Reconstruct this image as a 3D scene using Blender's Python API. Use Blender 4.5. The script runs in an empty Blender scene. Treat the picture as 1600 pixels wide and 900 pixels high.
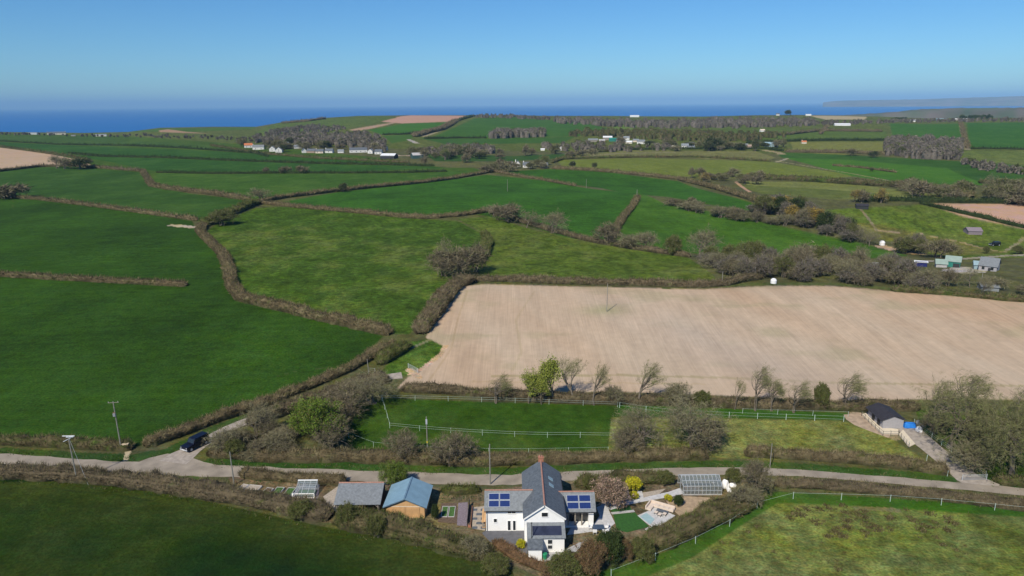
import bpy, math, random
import numpy as np
from mathutils import Matrix, Vector

# ------------------------------------------------------------------ camera, sky, sun
scene = bpy.context.scene
COL = scene.collection
F = 1120.0; CZ = 70.0; PITCH = math.radians(14.4); ROLL = math.radians(-0.43)
cam_d = bpy.data.cameras.new('camera'); cam = bpy.data.objects.new('camera', cam_d); COL.objects.link(cam)
cam_d.sensor_width = 36.0; cam_d.lens = 36.0 * F / 1600.0; cam_d.clip_start = 1.0; cam_d.clip_end = 400000.0
cam.matrix_world = Matrix.Translation((0, 0, CZ)) @ Matrix.Rotation(math.pi/2 - PITCH, 4, 'X') @ Matrix.Rotation(ROLL, 4, 'Z')
scene.camera = cam

SUN_EL = math.radians(45); SUN_AZ = math.radians(29)     # light travels towards +X and +Y
world = bpy.data.worlds.new('World'); scene.world = world; world.use_nodes = True
wn = world.node_tree.nodes; wl = world.node_tree.links
bg = wn['Background']
sky = wn.new('ShaderNodeTexSky'); sky.sky_type = 'NISHITA'; sky.sun_disc = False
sky.sun_elevation = SUN_EL; sky.sun_rotation = math.pi + SUN_AZ
sky.altitude = 200; sky.air_density = 1.0; sky.dust_density = 0.0; sky.ozone_density = 4.0
hs = wn.new('ShaderNodeHueSaturation'); hs.inputs['Saturation'].default_value = 1.15; hs.inputs['Value'].default_value = 1.0
tint = wn.new('ShaderNodeMix'); tint.data_type = 'RGBA'; tint.blend_type = 'MULTIPLY'; tint.inputs['Factor'].default_value = 1.0
tint.inputs[7].default_value = (0.47, 0.755, 1.0, 1)
wl.new(sky.outputs[0], hs.inputs['Color']); wl.new(hs.outputs[0], tint.inputs[6]); wl.new(tint.outputs[2], bg.inputs['Color'])
bg.inputs['Strength'].default_value = 0.105

sun_d = bpy.data.lights.new('sun', 'SUN'); sun_d.energy = 4.8; sun_d.angle = math.radians(0.53); sun_d.color = (1.0, 0.93, 0.79)
sun = bpy.data.objects.new('sun', sun_d); COL.objects.link(sun)
sd = Vector((math.sin(SUN_AZ)*math.cos(SUN_EL), math.cos(SUN_AZ)*math.cos(SUN_EL), -math.sin(SUN_EL)))
sun.rotation_euler = sd.to_track_quat('-Z', 'Y').to_euler()
sun.location = (-60, -60, 150)

scene.view_settings.view_transform = 'Standard'; scene.view_settings.look = 'None'
scene.view_settings.exposure = 0.0; scene.view_settings.gamma = 1.0; scene.view_settings.use_curve_mapping = False
scene.render.engine = 'CYCLES'
scene.cycles.use_denoising = True
scene.cycles.max_bounces = 5; scene.cycles.diffuse_bounces = 2; scene.cycles.glossy_bounces = 2
scene.cycles.transmission_bounces = 4; scene.cycles.transparent_max_bounces = 8; scene.cycles.volume_bounces = 0
scene.cycles.caustics_reflective = False; scene.cycles.caustics_refractive = False

rng = np.random.default_rng(11); random.seed(11)

# ------------------------------------------------------------------ surveying: photo point -> place on the land
cp, sp = math.cos(PITCH), math.sin(PITCH)
RX = np.array([[1, 0, 0], [0, sp, -cp], [0, cp, sp]])
RZ = np.array([[math.cos(ROLL), -math.sin(ROLL), 0], [math.sin(ROLL), math.cos(ROLL), 0], [0, 0, 1]])
R = RX @ RZ
def ray(px, py):
    d = R @ np.array([(px-800)/F, -(py-450)/F, -1.0]); return d/np.linalg.norm(d)
def project(p):
    q = R.T @ (np.array(p, float) - [0, 0, CZ]); return 800 - F*q[0]/q[2], 450 + F*q[1]/q[2]

SEA_Z = -70.0; DC = 2600.0
SKYLINE = [(-250, 206), (0, 206), (130, 207.5), (200, 206), (250, 199.5), (330, 198), (400, 198), (440, 191), (500, 184.5), (560, 181),
           (640, 180), (740, 180), (800, 180), (860, 181), (950, 181), (1000, 181.5), (1100, 182), (1180, 180), (1250, 179.5),
           (1300, 180), (1400, 183), (1450, 185), (1500, 184), (1600, 184), (1850, 184)]
_az, _ez = [], []
for px, py in SKYLINE:
    d = ray(px, py); _az.append(math.atan2(d[0], d[1])); _ez.append(CZ + DC*d[2]/math.hypot(d[0], d[1]))
def sm(t): t = np.clip(t, 0, 1); return t*t*(3-2*t)
def ground_z(x, y):
    x = np.asarray(x, float); y = np.asarray(y, float)
    r = np.hypot(x, y); az = np.arctan2(x, y)
    ez = np.interp(az, _az, _ez)
    s = sm((r-750)/(DC-750))
    z = ez*s
    near = sm((y-165)/60)*(1-sm((r-900)/900))
    z = z + near*(3.0*np.exp(-((x-110)/170)**2-((y-262)/45)**2)
                  - 9.0*sm((x-20)/160)*np.exp(-((y-370-0.1*x)/70)**2)
                  + 3.0*np.exp(-((x+230)/150)**2-((y-330)/110)**2)
                  + 2.0*np.sin(x/95+1.0)*np.sin(y/120)
                  + 4.0*np.exp(-((x-20)/170)**2-((y-520)/90)**2)
                  - 5.0*np.exp(-((x-260)/260)**2-((y-700)/120)**2))
    z = z + sm((r-900)/500)*(1-sm((r-2300)/250))*3.0*np.sin(x/260+0.4)*np.sin(r/210+x/400)
    out = sm((r-DC)/420)
    z = z*(1-out) + (SEA_Z-12)*out
    return z
_T = np.concatenate([np.arange(40, 700, 0.7), np.geomspace(700, 3600, 2600)])
def G(px, py, dz=0.0):
    d = ray(px, py); P = d[None, :]*_T[:, None]
    g = ground_z(P[:, 0], P[:, 1]) + dz
    b = np.nonzero(CZ + P[:, 2] <= g)[0]
    if len(b) == 0 or _T[b[0]] > 2750:                  # over the skyline: keep it on the brow
        h = math.hypot(d[0], d[1]); x, y = d[0]/h*DC*0.985, d[1]/h*DC*0.985
        return np.array([x, y, float(ground_z(x, y))])
    i = b[0]; lo, hi = _T[max(i-1, 0)], _T[i]
    for _ in range(18):
        m = (lo+hi)/2; p = d*m
        if CZ + p[2] <= ground_z(p[0], p[1]) + dz: hi = m
        else: lo = m
    p = d*hi; return np.array([p[0], p[1], float(ground_z(p[0], p[1]))])
def scale_at(p):                                          # photo pixels per metre at p
    q = R.T @ (np.array([p[0], p[1], p[2]-CZ])); return F/-q[2]
def height_for(p, py):                                    # height above p that reaches photo row py
    lo, hi = 0.0, 120.0
    for _ in range(40):
        m = (lo+hi)/2
        if project((p[0], p[1], p[2]+m))[1] > py: lo = m
        else: hi = m
    return m

# ------------------------------------------------------------------ noise
def vnoise(x, y, seed=0):
    xi = np.floor(x).astype(np.int64); yi = np.floor(y).astype(np.int64); xf = x-xi; yf = y-yi
    def h(a, b):
        n = (a*374761393 + b*668265263 + seed*974634777) & 0xffffffff
        n = ((n ^ (n >> 13))*1274126177) & 0xffffffff
        return ((n ^ (n >> 16)) & 0xffff)/65535.0
    u = xf*xf*(3-2*xf); v = yf*yf*(3-2*yf)
    return (h(xi, yi)*(1-u)+h(xi+1, yi)*u)*(1-v)+(h(xi, yi+1)*(1-u)+h(xi+1, yi+1)*u)*v
def fbm(x, y, oct=4, seed=0):
    s = 0; a = 0.5; t = 0
    for o in range(oct):
        s = s + a*vnoise(x*2**o, y*2**o, seed+o); t += a; a *= 0.5
    return s/t

# ------------------------------------------------------------------ materials
def new_mat(name):
    m = bpy.data.materials.new(name); m.use_nodes = True; return m, m.node_tree.nodes, m.node_tree.links, m.node_tree.nodes['Principled BSDF']
def plain(name, col, rough=0.7, var=0.15, scale=2.0, metal=0.0, spec=0.3, bump=0.0, stripes=None):
    m, n, l, b = new_mat(name)
    b.inputs['Roughness'].default_value = rough; b.inputs['Metallic'].default_value = metal; b.inputs['Specular IOR Level'].default_value = spec
    tc = n.new('ShaderNodeTexCoord'); nz = n.new('ShaderNodeTexNoise'); nz.inputs['Scale'].default_value = scale; nz.inputs['Detail'].default_value = 5
    l.new(tc.outputs['Object'], nz.inputs['Vector'])
    rp = n.new('ShaderNodeMapRange'); rp.inputs[1].default_value = 0.3; rp.inputs[2].default_value = 0.7
    rp.inputs[3].default_value = 1-var; rp.inputs[4].default_value = 1+var
    l.new(nz.outputs['Fac'], rp.inputs[0])
    mx = n.new('ShaderNodeVectorMath'); mx.operation = 'SCALE'; mx.inputs[0].default_value = col
    l.new(rp.outputs[0], mx.inputs['Scale']); out = mx.outputs[0]
    if stripes:                                            # (axis, per metre, depth)
        wv = n.new('ShaderNodeTexWave'); wv.bands_direction = stripes[0]; wv.inputs['Scale'].default_value = stripes[1]/ (2*math.pi) * 2*math.pi / 1.0
        wv.inputs['Distortion'].default_value = 0.3
        l.new(tc.outputs['Object'], wv.inputs['Vector'])
        r2 = n.new('ShaderNodeMapRange'); r2.inputs[3].default_value = 1-stripes[2]; r2.inputs[4].default_value = 1
        l.new(wv.outputs['Fac'], r2.inputs[0]); m2 = n.new('ShaderNodeVectorMath'); m2.operation = 'SCALE'
        l.new(out, m2.inputs[0]); l.new(r2.outputs[0], m2.inputs['Scale']); out = m2.outputs[0]
    l.new(out, b.inputs['Base Color'])
    if bump:
        bp = n.new('ShaderNodeBump'); bp.inputs['Strength'].default_value = bump; bp.inputs['Distance'].default_value = 0.05
        l.new(nz.outputs['Fac'], bp.inputs['Height']); l.new(bp.outputs[0], b.inputs['Normal'])
    return m
def attr_mat(name, rough=0.9, spec=0.08, var=0.25, scale=1.5):
    m, n, l, b = new_mat(name)
    b.inputs['Roughness'].default_value = rough; b.inputs['Specular IOR Level'].default_value = spec
    at = n.new('ShaderNodeAttribute'); at.attribute_name = 'col'
    tc = n.new('ShaderNodeTexCoord'); nz = n.new('ShaderNodeTexNoise'); nz.inputs['Scale'].default_value = scale; nz.inputs['Detail'].default_value = 3
    l.new(tc.outputs['Object'], nz.inputs['Vector'])
    rp = n.new('ShaderNodeMapRange'); rp.inputs[1].default_value = 0.3; rp.inputs[2].default_value = 0.7
    rp.inputs[3].default_value = 1-var; rp.inputs[4].default_value = 1+var; l.new(nz.outputs['Fac'], rp.inputs[0])
    mx = n.new('ShaderNodeVectorMath'); mx.operation = 'SCALE'; l.new(at.outputs['Color'], mx.inputs[0]); l.new(rp.outputs[0], mx.inputs['Scale'])
    l.new(mx.outputs[0], b.inputs['Base Color'])
    return m
M_FOL = attr_mat('foliage'); M_HEDGE = attr_mat('hedge_growth', var=0.35, scale=0.8); M_BARK = plain('bark', (0.16, 0.135, 0.105), 0.9, 0.3, 3.0, spec=0.1)
M = {
 'white': plain('white_render', (0.88, 0.87, 0.84), 0.8, 0.03, 1.5), 'cream': plain('cream_render', (0.70, 0.64, 0.52), 0.8, 0.06, 1.5),
 'slate': plain('slate_roof', (0.115, 0.13, 0.145), 0.55, 0.28, 2.2, bump=0.3), 'slate2': plain('weathered_slate_roof', (0.19, 0.205, 0.215), 0.6, 0.2, 2.5, bump=0.3),
 'dark': plain('dark_board', (0.035, 0.037, 0.04), 0.7, 0.2), 'blueroof': plain('blue_grey_sheet_roof', (0.20, 0.32, 0.40), 0.5, 0.10, 0.8),
 'terracotta': plain('terracotta_ridge', (0.40, 0.21, 0.155), 0.8, 0.2, 4), 'oak': plain('fresh_timber', (0.62, 0.37, 0.17), 0.7, 0.12, 1.2, stripes=('Z', 3.0, 0.22)),
 'post': plain('grey_timber', (0.26, 0.23, 0.19), 0.85, 0.2, 3), 'pole': plain('pole_timber', (0.23, 0.22, 0.19), 0.85, 0.2, 3),
 'glass': plain('window_glass', (0.02, 0.025, 0.028), 0.12, 0.1, spec=0.6), 'solar': plain('solar_cells', (0.012, 0.03, 0.13), 0.3, 0.15, 3, spec=0.5),
 'alu': plain('aluminium', (0.55, 0.58, 0.60), 0.4, 0.05, metal=0.2), 'concrete': plain('pale_concrete', (0.42, 0.41, 0.40), 0.9, 0.15, 1.2),
 'paving': plain('light_paving', (0.52, 0.51, 0.50), 0.9, 0.14, 1.6), 'tarmac': plain('garden_tarmac', (0.12, 0.12, 0.13), 0.9, 0.18, 1.2),
 'gravel': plain('beige_gravel', (0.40, 0.34, 0.27), 0.95, 0.2, 3), 'brick': plain('red_brick', (0.36, 0.16, 0.10), 0.9, 0.2, 5),
 'cushion': plain('cream_cushion', (0.66, 0.55, 0.45), 0.9, 0.06), 'chairwhite': plain('white_cover', (0.80, 0.80, 0.80), 0.7, 0.04),
 'navy': plain('navy_paint', (0.004, 0.0055, 0.018), 0.45, 0.1, spec=0.3), 'tyre': plain('tyre_rubber', (0.02, 0.02, 0.02), 0.85, 0.1),
 'blue': plain('bright_blue_sheet', (0.03, 0.22, 0.70), 0.5, 0.08), 'green': plain('green_plastic', (0.02, 0.26, 0.12), 0.5, 0.08),
 'paleblue': plain('pale_blue_sheet', (0.27, 0.38, 0.43), 0.5, 0.1), 'teal': plain('teal_sheet', (0.03, 0.20, 0.16), 0.5, 0.1), 'palesheet': plain('pale_green_sheet_roof', (0.28, 0.36, 0.31), 0.6, 0.12, 0.5),
 'greysheet': plain('grey_sheet', (0.22, 0.24, 0.25), 0.6, 0.12, 0.6), 'whitesheet': plain('white_sheet_roof', (0.72, 0.73, 0.73), 0.55, 0.06, 0.6), 'greenboard': plain('dark_green_sheet', (0.045, 0.09, 0.085), 0.6, 0.1, 0.6),
 'orange': plain('orange_tile_roof', (0.50, 0.17, 0.07), 0.8, 0.15), 'navysheet': plain('dark_blue_sheet', (0.02, 0.025, 0.13), 0.5, 0.1),
 'silver': plain('silver_paint', (0.45, 0.47, 0.5), 0.3, 0.05, spec=0.5), 'stone': plain('cream_stone', (0.62, 0.50, 0.34), 0.9, 0.15, 3),
 'tape': plain('white_tape', (0.46, 0.56, 0.50), 0.7, 0.05), 'yellow': plain('yellow_plate', (0.7, 0.55, 0.05), 0.6, 0.05), 'soil': plain('garden_soil', (0.13, 0.09, 0.06), 0.95, 0.3, 3),
 'leafbed': plain('bed_plants', (0.06, 0.13, 0.03), 0.95, 0.4, 5), 'lawn': plain('mown_lawn', (0.03, 0.10, 0.018), 0.95, 0.2, 2.5), 'purple': plain('mauve_slate_chips', (0.22, 0.18, 0.20), 0.95, 0.25, 4),
 'blackroof': plain('black_felt_roof', (0.035, 0.033, 0.04), 0.75, 0.2, 1.5), 'greyboard': plain('grey_painted_boards', (0.38, 0.37, 0.39), 0.8, 0.08, 2, stripes=('Z', 3.0, 0.15)),
 'creamboard': plain('cream_mat', (0.66, 0.57, 0.43), 0.85, 0.08, 2), 'pinkwall': plain('brown_stone_wall', (0.34, 0.25, 0.20), 0.9, 0.15, 2),
}
def glassmat():
    m, n, l, b = new_mat('greenhouse_glass')
    b.inputs['Base Color'].default_value = (0.30, 0.36, 0.38, 1); b.inputs['Roughness'].default_value = 0.12
    b.inputs['Alpha'].default_value = 0.30; return m
M['pane'] = glassmat()

# ------------------------------------------------------------------ object helpers
def tag(o, label=None, cat=None, group=None, kind=None):
    if label: o['label'] = label
    if cat: o['category'] = cat
    if group: o['group'] = group
    if kind: o['kind'] = kind
    return o
def empty(name, loc, rz=0.0):
    o = bpy.data.objects.new(name, None); COL.objects.link(o); o.location = loc; o.rotation_euler = (0, 0, rz); o.empty_display_size = 0.5; return o
def npmesh(name, V, T, mat, C=None, smooth=False):
    me = bpy.data.meshes.new(name); V = np.asarray(V, np.float32); T = np.asarray(T, np.int32); k = T.shape[1]
    me.vertices.add(len(V)); me.vertices.foreach_set('co', V.ravel())
    me.loops.add(T.size); me.loops.foreach_set('vertex_index', T.ravel())
    me.polygons.add(len(T)); me.polygons.foreach_set('loop_start', np.arange(0, T.size, k, dtype=np.int32))
    if C is not None:
        at = me.attributes.new('col', 'FLOAT_COLOR', 'POINT'); c4 = np.ones((len(V), 4), np.float32); c4[:, :3] = C; at.data.foreach_set('color', c4.ravel())
    me.materials.append(mat); me.update(calc_edges=True); me.validate()
    if smooth: me.polygons.foreach_set('use_smooth', np.ones(len(T), bool))
    return me
def link(name, me, parent=None, loc=None):
    o = bpy.data.objects.new(name, me); COL.objects.link(o)
    if parent: o.parent = parent
    if loc is not None: o.location = loc
    return o
class MB:
    def __init__(s): s.v = []; s.f = []
    def add(s, vs, fs):
        k = len(s.v); s.v += [tuple(map(float, v)) for v in vs]; s.f += [tuple(i+k for i in f) for f in fs]; return s
    def box(s, x0, x1, y0, y1, z0, z1):
        return s.add([(x0,y0,z0),(x1,y0,z0),(x1,y1,z0),(x0,y1,z0),(x0,y0,z1),(x1,y0,z1),(x1,y1,z1),(x0,y1,z1)],
                     [(0,3,2,1),(4,5,6,7),(0,1,5,4),(1,2,6,5),(2,3,7,6),(3,0,4,7)])
    def prism(s, poly, axis, a, b):                       # 2-D outline pushed along an axis
        n = len(poly)
        def P(u, v, t): return {'x': (t, u, v), 'y': (u, t, v), 'z': (u, v, t)}[axis]
        vs = [P(u, v, a) for u, v in poly]+[P(u, v, b) for u, v in poly]
        return s.add(vs, [tuple(range(n))[::-1], tuple(range(n, 2*n))]+[(i, (i+1) % n, (i+1) % n+n, i+n) for i in range(n)])
    def slab(s, quad, t):                                 # a sloping quad given thickness t downwards
        q = [Vector(p) for p in quad]; nrm = (q[1]-q[0]).cross(q[2]-q[0]).normalized()
        if nrm.z < 0: nrm = -nrm
        lo = [p-nrm*t for p in q]
        return s.add(q+lo, [(0,1,2,3),(7,6,5,4)]+[(i, i+4, (i+1)%4+4, (i+1)%4) for i in range(4)])
    def tube(s, p, q, r0, r1=None, n=8):
        r1 = r0 if r1 is None else r1; p = Vector(p); q = Vector(q); d = (q-p).normalized()
        u = d.orthogonal().normalized(); w = d.cross(u)
        vs = [p+(u*math.cos(2*math.pi*i/n)+w*math.sin(2*math.pi*i/n))*r0 for i in range(n)]+[q+(u*math.cos(2*math.pi*i/n)+w*math.sin(2*math.pi*i/n))*r1 for i in range(n)]
        return s.add(vs, [(i, (i+1)%n, (i+1)%n+n, i+n) for i in range(n)]+[tuple(range(n))[::-1], tuple(range(n, 2*n))])
    def build(s, name, mat, parent=None, bevel=0.0):
        me = bpy.data.meshes.new(name); me.from_pydata(s.v, [], s.f); me.materials.append(mat); me.update()
        import bmesh
        bm = bmesh.new(); bm.from_mesh(me); bmesh.ops.recalc_face_normals(bm, faces=bm.faces)
        if bevel: bmesh.ops.bevel(bm, geom=bm.edges[:], offset=bevel, segments=2, affect='EDGES', profile=0.5)
        bm.to_mesh(me); bm.free()
        return link(name, me, parent)
def copy_thing(o, loc, rz=0.0, label=None, group=None, scale=None):
    c = o.copy(); COL.objects.link(c); c.location = loc; c.rotation_euler = (0, 0, rz)
    if scale is not None: c.scale = scale
    if label: c['label'] = label
    if group: c['group'] = group
    for ch in o.children:
        d = ch.copy(); COL.objects.link(d); d.parent = c
        for g in ch.children:
            e = g.copy(); COL.objects.link(e); e.parent = d
    return c

# ------------------------------------------------------------------ the land: one sheet, coloured by what grows on it
def dens(pts):                                            # world outline of a photo outline
    out = []
    for i in range(len(pts)):
        a, b = pts[i], pts[(i+1) % len(pts)]
        n = max(1, int(math.hypot(b[0]-a[0], b[1]-a[1])/60))
        for k in range(n): out.append(G(a[0]+(b[0]-a[0])*k/n, a[1]+(b[1]-a[1])*k/n)[:2])
    return np.array(out)
def line(pts, step=35):
    out = []
    for i in range(len(pts)-1):
        a, b = pts[i], pts[i+1]; n = max(1, int(math.hypot(b[0]-a[0], b[1]-a[1])/step))
        for k in range(n): out.append(G(a[0]+(b[0]-a[0])*k/n, a[1]+(b[1]-a[1])*k/n)[:2])
    out.append(G(*pts[-1])[:2]); return np.array(out)
def inside(poly, X, Y):
    res = np.zeros(len(X), bool)
    bb = (X >= poly[:, 0].min()) & (X <= poly[:, 0].max()) & (Y >= poly[:, 1].min()) & (Y <= poly[:, 1].max())
    i = np.nonzero(bb)[0]; x = X[i]; y = Y[i]; r = np.zeros(len(i), bool)
    for k in range(len(poly)):
        x0, y0 = poly[k-1]; x1, y1 = poly[k]
        if y0 == y1: continue
        c = ((y0 > y) != (y1 > y)) & (x < (x1-x0)*(y-y0)/(y1-y0)+x0); r ^= c
    res[i] = r; return res
def near_line(L, w, X, Y):
    best = np.full(len(X), 1e9)
    bb = np.nonzero((X > L[:, 0].min()-w) & (X < L[:, 0].max()+w) & (Y > L[:, 1].min()-w) & (Y < L[:, 1].max()+w))[0]
    x = X[bb]; y = Y[bb]; b = best[bb]
    for k in range(len(L)-1):
        d = L[k+1]-L[k]; t = np.clip(((x-L[k, 0])*d[0]+(y-L[k, 1])*d[1])/(d@d+1e-9), 0, 1)
        b = np.minimum(b, np.hypot(x-L[k, 0]-t*d[0], y-L[k, 1]-t*d[1]))
    best[bb] = b; return best

rows = [2.0, 20.0, 40.0, 60.0]
for py in np.concatenate([np.arange(960, 400, -1.7), np.arange(400, 300, -1.3), np.arange(300, 170, -0.6)]):
    d = ray(800, py); t = math.hypot(d[0], d[1])/-d[2]*CZ if d[2] < 0 else 1e9
    if rows[-1]+0.25 < t < 2700: rows.append(t)
while rows[-1] < DC-40: rows.append(min(rows[-1]*1.02, DC))
rows += list(np.linspace(DC, DC+440, 14)[1:]); rows = np.array(sorted(set(rows)))
cols = np.concatenate([np.linspace(-180, -42, 60)[:-1], np.linspace(-42, 42, 1180), np.linspace(42, 180, 60)[1:]])
cols = np.radians(cols)
RR, AA = np.meshgrid(rows, cols, indexing='ij'); GX = (RR*np.sin(AA)).ravel(); GY = (RR*np.cos(AA)).ravel(); GZ = ground_z(GX, GY)
nr, nc = RR.shape
i0 = (np.arange(nr-1)[:, None]*nc+np.arange(nc-1)[None, :]).ravel()
quads = np.stack([i0, i0+nc, i0+nc+1, i0+1], 1)[:, ::-1]
GC = np.empty((len(GX), 3)); ROUGH = np.array([0.090, 0.092, 0.036]); GC[:] = ROUGH
GM = np.zeros((len(GX), 3)); GM[:, 2] = 0.6
CROP = (0.0245, 0.063, 0.0095); CROPB = (0.028, 0.080, 0.015); CROPF = (0.0100, 0.029, 0.0045); PAST = (0.045, 0.088, 0.0135); PAST2 = (0.066, 0.105, 0.019); OLIVE = (0.11, 0.15, 0.04); OLIVE2 = (0.095, 0.13, 0.03); TAN = (0.28, 0.24, 0.14); BROWN = (0.400, 0.278, 0.150); PINK = (0.42, 0.25, 0.18); BRIGHT = (0.045, 0.145, 0.022)
OLIVE = (0.1215, 0.1517, 0.03432); OLIVE2 = (0.1035, 0.123, 0.033); TAN = (0.28, 0.24, 0.14); BROWN = (0.47, 0.345, 0.235); PINK = (0.42, 0.25, 0.18); BRIGHT = (0.0405, 0.1189, 0.01452)
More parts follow.
